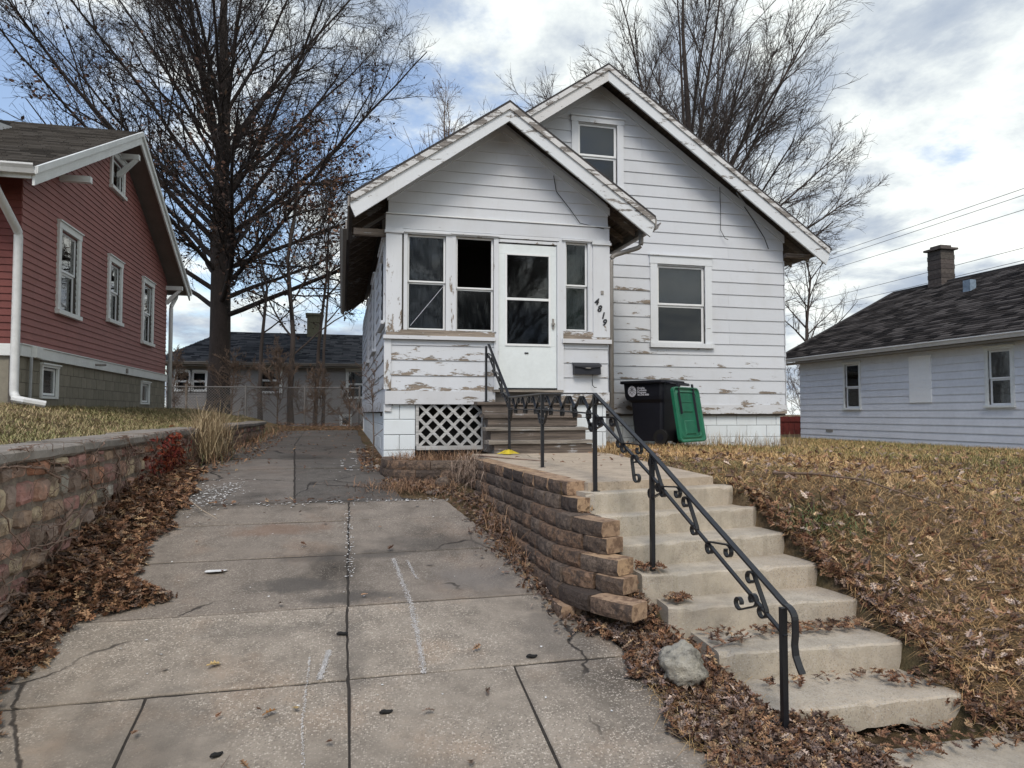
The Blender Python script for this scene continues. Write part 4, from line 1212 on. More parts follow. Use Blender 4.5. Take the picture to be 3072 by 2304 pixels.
def wall_block(parent, a, b, nrm, z0, z1, depth, mat, endmat=None, rough=.012, r=random):
    """split-face block between plan points a and b; nrm points out of the wall"""
    a = Vector((a.x, a.y, 0)); b = Vector((b.x, b.y, 0)); e = Vector((0, 0, 1)); d = (b - a).normalized()
    bl = r.uniform(.004, rough); nx = 4; V = []
    for j, zz in enumerate((z0, z0 + .3 * (z1 - z0), z0 + .72 * (z1 - z0), z1)):
        for i in range(nx + 1):
            t = i / nx; p = a.lerp(b, t)
            out = 0 if (i in (0, nx)) else .012
            out += (0 if j in (0, 3) else .008) + r.uniform(0, rough)
            V.append(p + nrm * out + e * zz)
    F = [(j * (nx + 1) + i, j * (nx + 1) + i + 1, (j + 1) * (nx + 1) + i + 1, (j + 1) * (nx + 1) + i) for j in range(3) for i in range(nx)]
    o = len(V); V += [a - nrm * depth + e * z0, b - nrm * depth + e * z0, b - nrm * depth + e * z1, a - nrm * depth + e * z1]
    k = nx + 1
    F += [tuple([3 * k + i for i in range(k)] + [o + 2, o + 3]), tuple([i for i in range(k - 1, -1, -1)] + [o, o + 1]),
          (0, k, 2 * k, 3 * k, o + 3, o), (k - 1, o + 1, o + 2, 4 * k - 1, 3 * k - 1, 2 * k - 1), (o, o + 3, o + 2, o + 1)]
    mb = MB().add(V, F)
    ob = mb.build('wall_block', mat, parent)
    if endmat:
        ob.data.materials.append(endmat); n = len(ob.data.polygons)
        ob.data.polygons[n - 5].material_index = 1; ob.data.polygons[n - 3].material_index = 1; ob.data.polygons[n - 2].material_index = 1
    return ob


ends = [(1.70, 5.13), (1.72, 4.95), (1.735, 4.48), (1.75, 4.44), (1.755, 4.26), (1.765, 4.20), (1.73, 3.98)]
hb = .104
for c in range(8):
    ex, ey = ends[min(c, 6)]
    so = .030 * c
    curve = [(ex, ey, 0), (1.62 - so * .9, min(ey + .45, 5.6), 0), (1.60 - so, 6.0, 0), (1.56 - so, 7.0, 0), (1.50 - so, 8.0, 0)]
    if c == 7: curve = curve[1:]
    P, L, n = polyline_pts(curve, .36)
    z1 = 1.072 - c * (hb + .002); z0 = z1 - hb
    s = 0; first = True
    while s < L[-1] - .05:
        w = (.24 if (c % 2) else .34) if first else random.choice((.24, .28, .33, .36))
        a, da = at_len(P, L, s + .010); b, db_ = at_len(P, L, min(s + w, L[-1]) - .010)
        ymid = (a.y + b.y) / 2
        if float(dz(ymid)) < z1 + .01:
            dd = (b - a).normalized(); nrm = Vector((-dd.y, dd.x, 0))
            if nrm.x > 0: nrm = -nrm
            wall_block(bw, a, b, nrm * 1.0, z0 + .003, z1, .15 if first else .20, M['wallblock'], M['wallblock_end'] if (first or c == 0) else None, rough=.011)
        s += w; first = False
mb = MB()
mb.prism([(1.66, 5.2, .2), (1.66, 8.0, .2), (1.66, 8.0, 1.06), (1.66, 5.2, 1.06)], (.3, 0, 0))
mb.build('backfill', M['earth'], bw)
# ---- curved planter wall at the porch corner
gw = thing('planter_wall', 'low curved planter wall of brown blocks in front of the porch lattice', 'planter wall', (1.0, 8.4, .8))
for c in range(4):
    so = .02 * c
    P, L, n = polyline_pts([(.56 - so, 9.35, 0), (.50 - so, 8.95, 0), (.55 - so, 8.62 - so, 0), (.70, 8.42 - so, 0), (.95, 8.30 - so, 0), (1.25, 8.24 - so, 0), (1.50, 8.22 - so, 0)], .3)
    z1 = 1.03 - c * .105; z0 = z1 - .102; s = 0 if c % 2 else -.15
    while s < L[-1] - .05:
        a, _ = at_len(P, L, max(s, 0) + .003); b, _ = at_len(P, L, min(s + .30, L[-1]) - .003)
        if (b - a).length > .05:
            dd = (b - a).normalized(); nrm = Vector((dd.y, -dd.x, 0))
            if nrm.dot(Vector((1.1, 9.2, 0)) - a) > 0: nrm = -nrm
            wall_block(gw, a, b, nrm, z0, z1, .15, M['wallblock'], None, rough=.010)
        s += .30
mb = MB().prism([(.62, 9.4, .7), (.62, 8.8, .7), (.78, 8.55, .7), (1.0, 8.45, .7), (1.6, 8.38, .7), (1.62, 9.5, .7)], (0, 0, .29)); mb.build('soil', M['earth'], gw)

# =================================================================== STONE RETAINING WALL (left)
sw = thing('stone_wall', 'rubble retaining wall of pink and tan stones with a concrete cap along the driveway', 'retaining wall', (-2.1, 8, .4))
XW = -1.93


def stone(parent, poly, x, depth, mat):
    """poly in (y,z) ccw seen from the driveway; bulged face"""
    n = len(poly); cy = sum(p[0] for p in poly) / n; cz = sum(p[1] for p in poly) / n
    b = random.uniform(.012, .05)
    V = [(x - .02, p[0], p[1]) for p in poly]
    V += [(x + b * random.uniform(.6, 1.0), cy + (p[0] - cy) * .82, cz + (p[1] - cz) * .80) for p in poly]
    V += [(x + b * random.uniform(.95, 1.25), cy + (p[0] - cy) * .42 + random.uniform(-.01, .01), cz + (p[1] - cz) * .42) for p in poly]
    F = [(i, (i + 1) % n, n + (i + 1) % n, n + i) for i in range(n)] + [(n + i, n + (i + 1) % n, 2 * n + (i + 1) % n, 2 * n + i) for i in range(n)] + [tuple(range(2 * n, 3 * n))]
    return MB().add(V, F).build('stone', mat, parent)


rs = random.Random(11)
z = -.1; nstones = 0
while z < 1.27:
    h = rs.uniform(.12, .21); z1 = min(z + h, 1.30)
    if 1.30 - z1 < .08: z1 = 1.30
    y = 3.3 + rs.uniform(0, .1)
    while y < 19.0:
        w = rs.uniform(.14, .38) * (1.0 if y < 9 else 1.35)
        if float(dz(y + w / 2)) < z1 + .02:
            gp = .010; j = lambda: rs.uniform(-.022, .022)
            za, zb2 = z + gp, z1 - gp
            # occasionally two small stones on top of one another
            parts = [(y + gp, y + w - gp, za, zb2)]
            if h > .16 and rs.random() < .25: m_ = za + (zb2 - za) * rs.uniform(.4, .6); parts = [(y + gp, y + w - gp, za, m_ - .006), (y + gp, y + w - gp, m_ + .006, zb2)]
            for (a, b, c, d) in parts:
                k = min(.035, (b - a) * .2, (d - c) * .25)
                poly = [(a + k + j() * .4, c + j() * .4), (b - k, c + j() * .5), (b + j() * .5, c + k), (b + j() * .5, d - k), (b - k * rs.uniform(.6, 1.8), d + j() * .4), (a + k, d + j() * .4), (a + j() * .5, d - k * rs.uniform(.6, 1.6)), (a + j() * .5, c + k)]
                stone(sw, poly, XW + rs.uniform(-.008, .008), .1, M['stone']); nstones += 1
        y += w
    z = z1
mb = MB().box((-2.13, 3.2, -.3), (XW - .004, 19.1, 1.30)); mb.build('mortar', simple('grey_mortar', (.22, .185, .15), .95, .4, 14, .01), sw)
y = 3.0
while y < 19.0:
    w = rs.uniform(1.2, 1.9); y1 = min(y + w, 19.15); dzc = rs.uniform(-.012, .012)
    mb = MB(); n = 9; V = []
    for i in range(n + 1):
        yy = y + .006 + (y1 - y - .012) * i / n
        for (x_, z_) in ((-2.28, 1.305), (-1.895, 1.305), (-1.875, 1.325), (-1.88, 1.372), (-1.905, 1.387), (-2.28, 1.395)):
            V.append((x_ + rs.uniform(-.006, .006), yy, z_ + dzc + rs.uniform(-.004, .004)))
    F = [(i * 6 + j, i * 6 + (j + 1) % 6, (i + 1) * 6 + (j + 1) % 6, (i + 1) * 6 + j) for i in range(n) for j in range(6)] + [(5, 4, 3, 2, 1, 0), tuple(n * 6 + j for j in range(6))]
    mb.add(V, F).build('cap_stone', M['cap'], sw); y = y1

# =================================================================== RED HOUSE (left neighbour)
rh = thing('red_house', 'dark red clapboard house with white trim and grey shingle roof above the stone wall', 'house', (-9, 15.3, 1.7))
XL_ = -4.4; Y0, Y1 = 11.1, 19.5; YC = 15.3
FRH = Frame((XL_, 0, 0), (0, 1, 0), (1, 0, 0))
RA, RS = 7.04, .49                                          # wall apex, slope
rlf = lambda z: max(Y0, YC - (RA - z) / RS); rrf = lambda z: min(Y1, YC + (RA - z) / RS)
RW = [(12.45, 13.2, 3.25, 4.52), (14.9, 15.55, 3.43, 4.52), (17.28, 18.02, 3.24, 4.54), (14.9, 15.57, 6.03, 6.60)]
rz = [2.57 + .1015 * i for i in range(45)]
siding(rh, FRH, rz, Y0, Y1, rlf, rrf, RW, M['redsiding'], t=(.020, .003), joined='clapboard_siding')['kind'] = 'stuff'
wallplate(rh, FRH, 1.5, 7.04, Y0, Y1, rlf, rrf, RW + [(11.88, 12.50, 1.86, 2.30), (17.3, 17.95, 1.83, 2.28)], M['sheath'], d0=-.1, d1=-.003, breaks=(4.9, 5.4, 6.0))
for i, (a, b, c, d) in enumerate(RW):
    window(rh, FRH, a, b, c, d, mid=(c + d) / 2 if i < 3 else None, cw=.11, head=.12, sill=.08, mat=M['house_trim'], shade=(M['shade_dark'], M['curtain'], M['shade_grey'], None)[i], gl=M['glass2'], cd=.05)
mb = MB(); FRH.box(mb, Y0 - .02, Y1 + .02, 2.40, 2.555, -.05, .06); mb.build('water_table', M['house_trim'], rh)
mb = MB(); FRH.box(mb, Y0 - .03, Y1 + .03, 2.558, 2.575, -.05, .075); mb.build('water_table_cap', M['house_trim'], rh)
BWh = [(11.85, 12.53, 1.82, 2.34), (17.26, 17.99, 1.80, 2.31)]
for r in range(4):
    z1 = 2.398 - r * .185; z0 = z1 - .178; u = Y0 - (.13 if r % 2 else 0)
    while u < Y1:
        a, b = max(u, Y0), min(u + .255, Y1)
        for (a2, b2, c2, d2) in [q for q in rect_sub(rect_sub([(a, b, z0, z1)], BWh[0]), BWh[1])]:
            if b2 - a2 > .03 and d2 - c2 > .03:
                mb = MB(); FRH.box(mb, a2 + .004, b2 - .004, c2, d2, -.05, .012 + random.uniform(-.002, .002)); mb.build('foundation_block', M['olive'], rh)
        u += .26
for (a, b, c, d) in BWh: window(rh, FRH, a + .06, b - .06, c + .05, d - .05, cw=.05, head=.045, sill=.05, mat=M['house_trim'], shade=M['shadow_in'], gl=M['glass2'], ledge=False, cd=.035)
# front (street side) wall of the red house
FRF = Frame((0, Y0, 0), (1, 0, 0), (0, -1, 0))
siding(rh, FRF, [2.57 + .1015 * i for i in range(25)], -14, XL_, lambda z: -14, lambda z: XL_, [], M['redshingle'], t=(.02, .003), joined='front_siding')['kind'] = 'stuff'
mb = MB(); FRF.box(mb, -14, XL_ - .01, 1.5, 2.40, -.1, -.01); mb.build('foundation', M['olive'], rh)
mb = MB(); FRF.box(mb, -14, XL_ + .03, 2.40, 2.565, -.1, .04); mb.build('water_table', M['house_trim'], rh)
mb = MB(); mb.box((-14, Y0 + .2, 1.5), (-13.9, Y1, 5)); mb.box((-14, Y1 - .1, 1.5), (XL_ - .05, Y1, 4.9)); mb.box((-13.9, Y0 + .2, 2.3), (XL_ - .1, Y1 - .1, 2.35)); mb.box((-7.2, Y0 + .3, 2.4), (-7.1, Y1 - .1, 5.0)); mb.box((-6.2, 13.5, 5.2), (-6.1, 17.0, 6.3)); mb.build('interior', M['shadow_in'], rh)
# roof: ridge along X
XR0, XR1 = -14.5, -3.97; RT = 7.27; YE0, YE1 = 10.38, 20.2
ze0 = RT - (YC - YE0) * RS
for (ye, s) in ((YE0, -1), (YE1, 1)):
    MB().prism([(XR0, YC, RT - .01), (XR0, ye, ze0 - .01), (XR0, ye, ze0 - .06), (XR0, YC, RT - .06)], (XR1 - XR0 - .02, 0, 0)).build('roof', M['roofdark'], rh)
    MB().prism([(XR0, YC, RT - .062), (XR0, ye - s * .03, ze0 - .062 + .015), (XR0, ye - s * .03, ze0 - .09), (XR0, YC, RT - .09)], (XR1 - XR0 - .05, 0, 0)).build('soffit', M['taupe'], rh)
run = math.hypot(YC - YE0, RT - ze0); upv = Vector((0, YC - YE0, RT - ze0)).normalized(); outv = Vector((0, -upv.z, upv.y))
stepped_shingles(rh, (1, 0, 0), XR0, XR1, (0, YE0 - .02, ze0 - .012), upv, outv, run + .02, 42, .32, M['sh_left'])
for (ye, s) in ((YE0, -1), (YE1, 1)):
    for (off, dp, x, th, nm) in ((.0, .085, XR1 - .0, .035, 'rake_trim'), (.045, .25, XR1 - .03, .03, 'rake_board')):
        poly = [(x, YC, RT + .01 - off), (x, ye + s * .0, ze0 + .01 - off), (x, ye + s * 0, ze0 - dp), (x, YC, RT - dp - .0)]
        MB().prism(poly, (th, 0, 0)).build(nm, M['house_trim'], rh)
gutter_run(rh, (XR0, YE0 - .0, ze0 + .01), (XR1 + .02, YE0 - .0, ze0 + .01), (0, -1, 0), M['gutterw'], .13, .12)
gutter_run(rh, (XR1 + .02, YE1, ze0 + .01), (XR0, YE1, ze0 + .01), (0, 1, 0), M['gutterw'], .13, .12)
mb = MB(); mb.box((XR0, YE0, ze0 - .16), (XR1 - .04, YE0 + .025, ze0 - .02)); mb.build('fascia', M['house_trim'], rh)
downspout(rh, [(XL_ + .0, 10.28, ze0 - .08), (XL_ + .0, 10.28, ze0 - .30), (XL_ + .02, 10.98, ze0 - .75), (XL_ + .02, 10.98, 1.86), (XL_ + .08, 10.92, 1.80)], M['gutterw'], .055)
downspout(rh, [(XL_ + .1, 20.15, ze0 - .1), (XL_ + .1, 20.1, ze0 - .2), (XL_ + .09, 19.63, ze0 - .5), (XL_ + .09, 19.63, 1.72)], M['gutterw'], .05)
MB().tube([(XL_ + .05, 10.9, 1.80), (XL_ + .2, 10.85, 1.77), (XL_ + .42, 10.95, 1.72)], .05, 8).build('splash_pipe', M['gutterw'], rh)
# brackets under the rake
for (yb_, zb2, L) in ((YC, 6.74, .40), (19.42, 4.80, .40), (12.4, 5.34, .46)):
    mb = MB(); mb.box((XL_, yb_ - .05, zb2 - .05), (XL_ + L, yb_ + .05, zb2 + .05))
    if yb_ != 12.4: mb.prism([(XL_, yb_ - .04, zb2 - .42), (XL_ + .06, yb_ - .04, zb2 - .42), (XL_ + .38, yb_ - .04, zb2 - .05), (XL_ + .30, yb_ - .04, zb2 - .05), (XL_ + .0, yb_ - .04, zb2 - .34)], (0, .08, 0))
    mb.build('bracket', M['house_trim'], rh)
# dormer at the far left of the front slope
DX0, DX1, DYf, DZt = -9.6, -5.85, 11.6, 6.35
mb = MB(); mb.box((DX0 + .3, DYf + .3, 5.2), (DX1 - .35, 14.5, DZt - .28)); mb.build('dormer_wall', M['redshingle'], rh)
mb = MB(); mb.prism([(DX0, DYf, DZt - .20), (DX1, DYf, DZt - .20), (DX1, 14.2, DZt + .42), (DX0, 14.2, DZt + .42)], (0, 0, .05)); mb.build('dormer_roof', M['roofdark'], rh)
mb = MB(); mb.prism([(DX1, DYf, DZt - .21), (DX1, 14.2, DZt + .41), (DX1, 14.2, DZt + .25), (DX1, DYf, DZt - .40)], (.03, 0, 0)); mb.box((DX0, DYf - .03, DZt - .4), (DX1, DYf, DZt - .16)); o = mb.build('dormer_trim', M['white_peel'], rh); o['peel'] = .1
# small fittings on the water table
MB().tube([(XL_ + .05, 14.1, 2.475), (XL_ + .14, 14.12, 2.47), (XL_ + .2, 14.2, 2.48)], .022, 6).build('hose_tap', M['gutter'], rh)
mb = MB(); mb.box((XL_ + .06, 15.95, 2.42), (XL_ + .09, 16.02, 2.52)); mb.build('outlet_box', M['gutter'], rh)
mb = MB(); mb.box((XL_ + .03, 11.40, 2.40), (XL_ + .13, 11.62, 2.56)); mb.build('vent_box', M['house_trim'], rh)
MB().tube([(XL_ + .07, 11.38, 2.4), (XL_ + .07, 11.36, 1.75)], .022, 6).build('conduit', M['mortar_l'], rh)

# =================================================================== PALE HOUSE (right neighbour)
ph = thing('pale_house', 'low pale blue-grey sided house with dark hipped shingle roof on the right', 'house', (17, 14, .8))
XRH = 14.0
FPH = Frame((XRH, 0, 0), (0, -1, 0), (-1, 0, 0))          # u = -y
PW = [(-17.17, -16.6, 1.75, 2.97), (-12.60, -12.06, 1.78, 2.98)]
siding(ph, FPH, [.60 + .181 * i for i in range(15)], -19.2, -6.0, lambda z: -19.2, lambda z: -6.0, PW + [(-14.82, -14.15, 1.86, 3.02)], M['bluesiding'], t=(.022, .004), joined='lap_siding')['kind'] = 'stuff'
wallplate(ph, FPH, .4, 3.15, -19.2, -6, lambda z: -19.2, lambda z: -6, PW, M['sheath'], d0=-.1, d1=-.003)
window(ph, FPH, *PW[0], mid=2.32, cw=.06, head=.05, sill=.06, mat=M['house_trim'], shade=M['shade_dark'], gl=M['glass'], label='narrow dark window of the pale house')
window(ph, FPH, *PW[1], mid=2.35, cw=.08, head=.08, sill=.06, mat=M['house_trim'], shade=M['shade_grey'], gl=M['glass2'])
mb = MB(); FPH.box(mb, -14.82, -14.15, 1.86, 3.02, -.02, .045); mb.build('window_cover_panel', M['panelwhite'], ph)
mb = MB(); FPH.box(mb, -18.0, -17.72, 1.05, 1.12, .01, .035); mb.build('foundation_vent', M['gutter'], ph)
FPB = Frame((0, 19.2, 0), (1, 0, 0), (0, 1, 0)); wallplate(ph, FPB, .4, 3.15, 14, 23, lambda z: 14, lambda z: 23, [], M['bluesiding'])
FPF = Frame((0, 6.0, 0), (1, 0, 0), (0, -1, 0)); wallplate(ph, FPF, .4, 3.15, 14, 23, lambda z: 14, lambda z: 23, [], M['bluesiding'])
mb = MB(); mb.box((15.2, 6.2, .6), (15.3, 19, 3.1)); mb.build('interior', M['shadow_in'], ph)
EX, EZ = 13.62, 3.27; RX, RZ = 18.0, 5.60; HY0, HY1 = 5.6, 20.0; hip = .35
V = [(EX, HY0, EZ), (EX, HY1, EZ), (2 * RX - EX, HY1, EZ), (2 * RX - EX, HY0, EZ), (RX, HY0 + 2.5, RZ), (RX, HY1 - hip, RZ)]
MB().add(V, [(0, 4, 5, 1), (1, 5, 2), (2, 5, 4, 3), (3, 4, 0), (0, 1, 2, 3)]).build('roof', M['roofdark'], ph)
run = math.hypot(RX - EX, RZ - EZ); upv = Vector((RX - EX, 0, RZ - EZ)).normalized(); outv = Vector((-upv.z, 0, upv.x))
stepped_shingles(ph, (0, 1, 0), HY0, HY1, (EX - .02, 0, EZ + .005), upv, outv, run + .02, 36, .36, M['sh_right'], jit=.012,
                 lclip=lambda t: HY0 + 2.5 * t, rclip=lambda t: HY1 - hip * t)
mb = MB().tube([(EX, HY1, EZ + .03), (RX, HY1 - hip, RZ + .03)], .05, 5); mb.tube([(RX, HY1 - hip, RZ + .03), (RX, HY0 + 2.5, RZ + .03)], .05, 5); mb.build('ridge_cap', M['roofdark'], ph)
gutter_run(ph, (EX, HY0, EZ + .02), (EX, HY1, EZ + .02), (-1, 0, 0), M['gutterw'], .12, .11)
mb = MB(); mb.box((EX + .01, HY0, EZ - .14), (XRH, HY1, EZ - .10)); mb.build('soffit', M['gutter'], ph)
chm = MB(); cx_, cy_ = 18.0, 17.75
for k in range(9):
    z_ = 5.30 + k * .145; j = (k % 2) * .008; mb = MB(); mb.box((cx_ - .25 - j, cy_ - .25 - j, z_), (cx_ + .25 + j, cy_ + .25 + j, z_ + .138)); 
    mb.build('chimney_block', M['chimney'], ph)
mb = MB(); mb.box((cx_ - .33, cy_ - .33, 6.61), (cx_ + .33, cy_ + .33, 6.67)); mb.box((cx_ - .2, cy_ - .2, 6.671), (cx_ + .2, cy_ + .2, 6.76)); mb.build('chimney_cap', M['chimney'], ph)
mb = MB(); vx, vz = 16.8, EZ + (16.8 - EX) * (RZ - EZ) / (RX - EX); mb.box((vx - .1, 15.53, vz - .05), (vx + .1, 15.76, vz + .30)); mb.build('roof_vent', simple('weathered_blue_vent', (.20, .26, .32), .7, .4, 8), ph)

# =================================================================== BACK HOUSE
bh = thing('back_house', 'grey sided house with slate coloured roof beyond the driveway end', 'house', (-2.5, 33, 1))
FB = Frame((0, 30, 0), (1, 0, 0), (0, -1, 0))
BW = [(.24, .95, 2.25, 3.36), (-3.17, -2.42, 2.45, 3.40), (-6.35, -5.85, 2.5, 3.22), (-5.75, -5.25, 2.5, 3.22), (.0, .35, 1.08, 1.45)]
siding(bh, FB, [.85 + .115 * i for i in range(24)], -6.7, 4.5, lambda z: -6.7, lambda z: 4.5, BW, M['backsiding'], t=(.028, .003), joined='lap_siding')['kind'] = 'stuff'
wallplate(bh, FB, .6, 3.6, -6.7, 4.5, lambda z: -6.7, lambda z: 4.5, BW, M['sheath'], d0=-.1, d1=-.003)
for i, q in enumerate(BW): window(bh, FB, *q, mid=(q[2] + q[3]) / 2 if i < 4 else None, cw=.07, head=.07, sill=.05, mat=M['house_trim'], shade=M['shade_dark'], gl=M['glass2'])
mb = MB(); mb.box((-6.7, 30.1, .6), (-6.6, 37, 3.6)); mb.box((4.4, 30.1, .6), (4.5, 37, 3.6)); mb.build('end_wall', M['backsiding'], bh)
mb = MB().box((-6.5, 31, .7), (4.3, 31.05, 3.5)); mb.build('interior', M['shadow_in'], bh)
V = [(-7.2, 29.5, 3.60), (5.0, 29.5, 3.60), (5.0, 33.5, 5.25), (-5.2, 33.5, 5.25), (-7.2, 37.5, 3.6), (5.0, 37.5, 3.6), (-5.9, 31.6, 4.47), (-6.9, 31.6, 4.40)]
MB().add(V, [(0, 1, 2, 3), (0, 3, 4), (4, 3, 2, 5), (1, 5, 2), (0, 4, 5, 1)]).build('roof', M['roofdark'], bh)
upv = Vector((0, 4.0, 1.65)).normalized(); outv = Vector((0, -upv.z, upv.y))
stepped_shingles(bh, (1, 0, 0), -7.2, 5.0, (0, 29.48, 3.6), upv, outv, math.hypot(4, 1.65), 30, .34, M['sh_back'], lclip=lambda t: -7.2 + 2.0 * t)
gutter_run(bh, (-7.2, 29.48, 3.62), (5, 29.48, 3.62), (0, -1, 0), M['gutter'], .12, .11)
mb = MB(); mb.box((-6.7, 30.15, 3.45), (4.5, 29.55, 3.50)); mb.build('soffit', M['gutter'], bh)
mb = MB(); mb.box((-1.55, 33.0, 4.6), (-.9, 33.6, 6.05)); mb.box((-1.62, 32.95, 6.05), (-.83, 33.65, 6.15)); mb.build('chimney', simple('olive_chimney_render', (.15, .145, .10), .9, .25, 6), bh)

# =================================================================== TRASH CART
tb = thing('trash_cart', 'black wheeled trash cart with its green lid hanging open beside the front window', 'trash cart', (4.9, 10.5, 1.09))
TBM = Matrix.Translation((4.64, 11.08, 1.085)) @ Matrix.Rotation(math.radians(-54), 4, 'Z') @ Matrix.Diagonal((1, 1.16, 1, 1))


def tp(x, y, z): return TBM @ Vector((x, y, z))


def loft(name, rings, mat, parent, cap0=True, cap1=False, smooth=False):
    m = len(rings[0]); V = [tp(*p) for r in rings for p in r]
    F = [(i * m + j, i * m + (j + 1) % m, (i + 1) * m + (j + 1) % m, (i + 1) * m + j) for i in range(len(rings) - 1) for j in range(m)]
    if cap0: F.append(tuple(range(m - 1, -1, -1)))
    if cap1: F.append(tuple((len(rings) - 1) * m + j for j in range(m)))
    return MB().add(V, F).build(name, mat, parent, smooth=smooth)


def rrect(x0, x1, y0, y1, z, r=.05, k=3):
    out = []
    for (cx, cy, a0) in ((x1 - r, y0 + r, -90), (x1 - r, y1 - r, 0), (x0 + r, y1 - r, 90), (x0 + r, y0 + r, 180)):
        for i in range(k + 1):
            a = math.radians(a0 + 90 * i / k); out.append((cx + r * math.cos(a), cy + r * math.sin(a), z))
    return out


rings = [rrect(.17, .70, .05, .50, .05), rrect(.13, .72, .03, .52, .60), rrect(.12, .725, .03, .525, .685), rrect(.04, .735, .0, .55, .74), rrect(.02, .74, -.01, .56, .80), rrect(.0, .75, -.02, .57, 1.03)]
inner = [rrect(.02, .73, .0, .55, 1.03), rrect(.06, .70, .04, .50, .75)]
loft('body', rings + inner, M['bin'], tb, True, True)
loft('rim', [rrect(-.035, .79, -.05, .60, 1.0), rrect(-.045, .80, -.06, .61, 1.02), rrect(-.04, .80, -.055, .605, 1.05), rrect(.015, .74, -.005, .555, 1.055), rrect(.02, .73, .0, .55, 1.02)], M['bin'], tb, False, False)
mb = MB(); mb.tube([tp(.80, .02, 1.01), tp(.90, .03, .99), tp(.92, .06, .98), tp(.92, .50, .98), tp(.90, .53, .99), tp(.80, .54, 1.01)], .018, 8); mb.build('handle', M['bin'], tb, smooth=True)
for y_ in (-.015, .50):
    c = tp(.70, y_, .12); ax = (TBM.to_3x3() @ Vector((0, 1, 0)))
    w_ = MB().tube([c, c + ax * .055], .125, 20).build('wheel', M['tyre'], tb)
    MB().tube([c - ax * .004, c + ax * .059], .06, 12).build('rim', M['bin'], w_)
# lid: hangs from the handle side, leaning outwards at the bottom; u across (cart y), s down the lid
LA = math.radians(9)


def lp(u, s_, n): return tp(.935 + s_ * math.sin(LA) + n * math.cos(LA), .285 + (u - .285) * 1.28, .99 - s_ * math.cos(LA) + n * math.sin(LA))


def lidring(u0, u1, s0, s1, n, r=.07, k=4):
    out = []
    for (cu, cs_, a0) in ((u1 - r, s0 + r, -90), (u1 - r, s1 - r, 0), (u0 + r, s1 - r, 90), (u0 + r, s0 + r, 180)):
        for i in range(k + 1):
            a = math.radians(a0 + 90 * i / k); out.append((cu + r * math.cos(a), cs_ + r * math.sin(a), n))
    return out


LR = [lidring(-.03, .60, .06, .96, .0), lidring(-.03, .60, .06, .96, .045), lidring(-.015, .585, .075, .945, .05), lidring(.0, .57, .09, .93, .03), lidring(.02, .55, .11, .91, .022), lidring(.05, .52, .14, .88, .035), lidring(.06, .51, .15, .87, .018)]
m = len(LR[0]); V = [lp(*p) for r in LR for p in r]
F = [(i * m + j, i * m + (j + 1) % m, (i + 1) * m + (j + 1) % m, (i + 1) * m + j) for i in range(len(LR) - 1) for j in range(m)] + [tuple((len(LR) - 1) * m + j for j in range(m)), tuple(range(m))]
lid = MB().add(V, F).build('lid', M['lid'], tb, label='open green lid hanging from the handle side')


def lbox(u0, u1, s0, s1, n0, n1, mat, nm='lid_rib', taper=.02):
    V = [lp(u0, s0, n0), lp(u1, s0, n0), lp(u1, s1, n0), lp(u0, s1, n0), lp(u0 + taper, s0 + taper, n1), lp(u1 - taper, s0 + taper, n1), lp(u1 - taper, s1 - taper, n1), lp(u0 + taper, s1 - taper, n1)]
    return MB().add(V, BOXF).build(nm, mat, lid)


lbox(.12, .40, .16, .48, .016, .032, M['lid'], 'lid_panel'); lbox(.13, .39, .30, .312, .030, .040, M['lid'], taper=.003); lbox(.15, .40, .60, .84, .016, .034, M['lid'], 'lid_panel')
for u in (.10, .45): lbox(u, u + .022, .0, .80 if u > .2 else .5, .018, .050, M['bin'], 'hinge_strap', .004)
# printed emblem and lettering on the side (flat print)
disc = MB(); V = [tp(.19, -.0, .90)]; n = 28
side_y = lambda z: -.006 - .014 * (z - .74) / .29 - .003
V = []
for k in range(n):
    a = 2 * math.pi * k / n; x_, z_ = .185 + .078 * math.cos(a), .875 + .092 * math.sin(a); V.append(tp(x_, side_y(z_) - .001, z_))
disc.add(V, [tuple(range(n))]); em = disc.build('emblem', M['whiteprint'], tb)
for (xa, za, xb_, zb2) in ((.135, .95, .135, .885), (.135, .895, .095, .84), (.135, .895, .172, .84), (.105, .93, .155, .905), (.16, .93, .12, .905), (.085, .875, .125, .90), (.188, .872, .15, .90), (.10, .86, .12, .845)):
    xa = .185 + (xa - .135) * 1.3; xb_ = .185 + (xb_ - .135) * 1.3
    MB().tube([tp(xa, side_y(za) - .002, za), tp(xb_, side_y(zb2) - .002, zb2)], .0035, 4).build('emblem_line', M['bin'], em)
OX = .05; MB().tube([tp(.125 + OX, side_y(.83) - .002, .815), tp(.122 + OX, side_y(.83) - .002, .84), tp(.135 + OX, side_y(.85) - .002, .855), tp(.148 + OX, side_y(.83) - .002, .84), tp(.145 + OX, side_y(.83) - .002, .815), tp(.125 + OX, side_y(.83) - .002, .815)], .003, 4).build('emblem_line', M['bin'], em)
uxv = TBM.to_3x3() @ Vector((1, 0, 0))
for i, tx in enumerate(('Omaha', 'Curbside', 'Program', '402.345.4000')):
    z_ = .915 - i * .037
    text_mesh('lettering', tx, .047 if i < 3 else .040, M['whiteprint'], tb, tuple(tp(.285, side_y(z_) - .003, z_)), uxv, (0, 0, 1), .0005, 0, .0012)

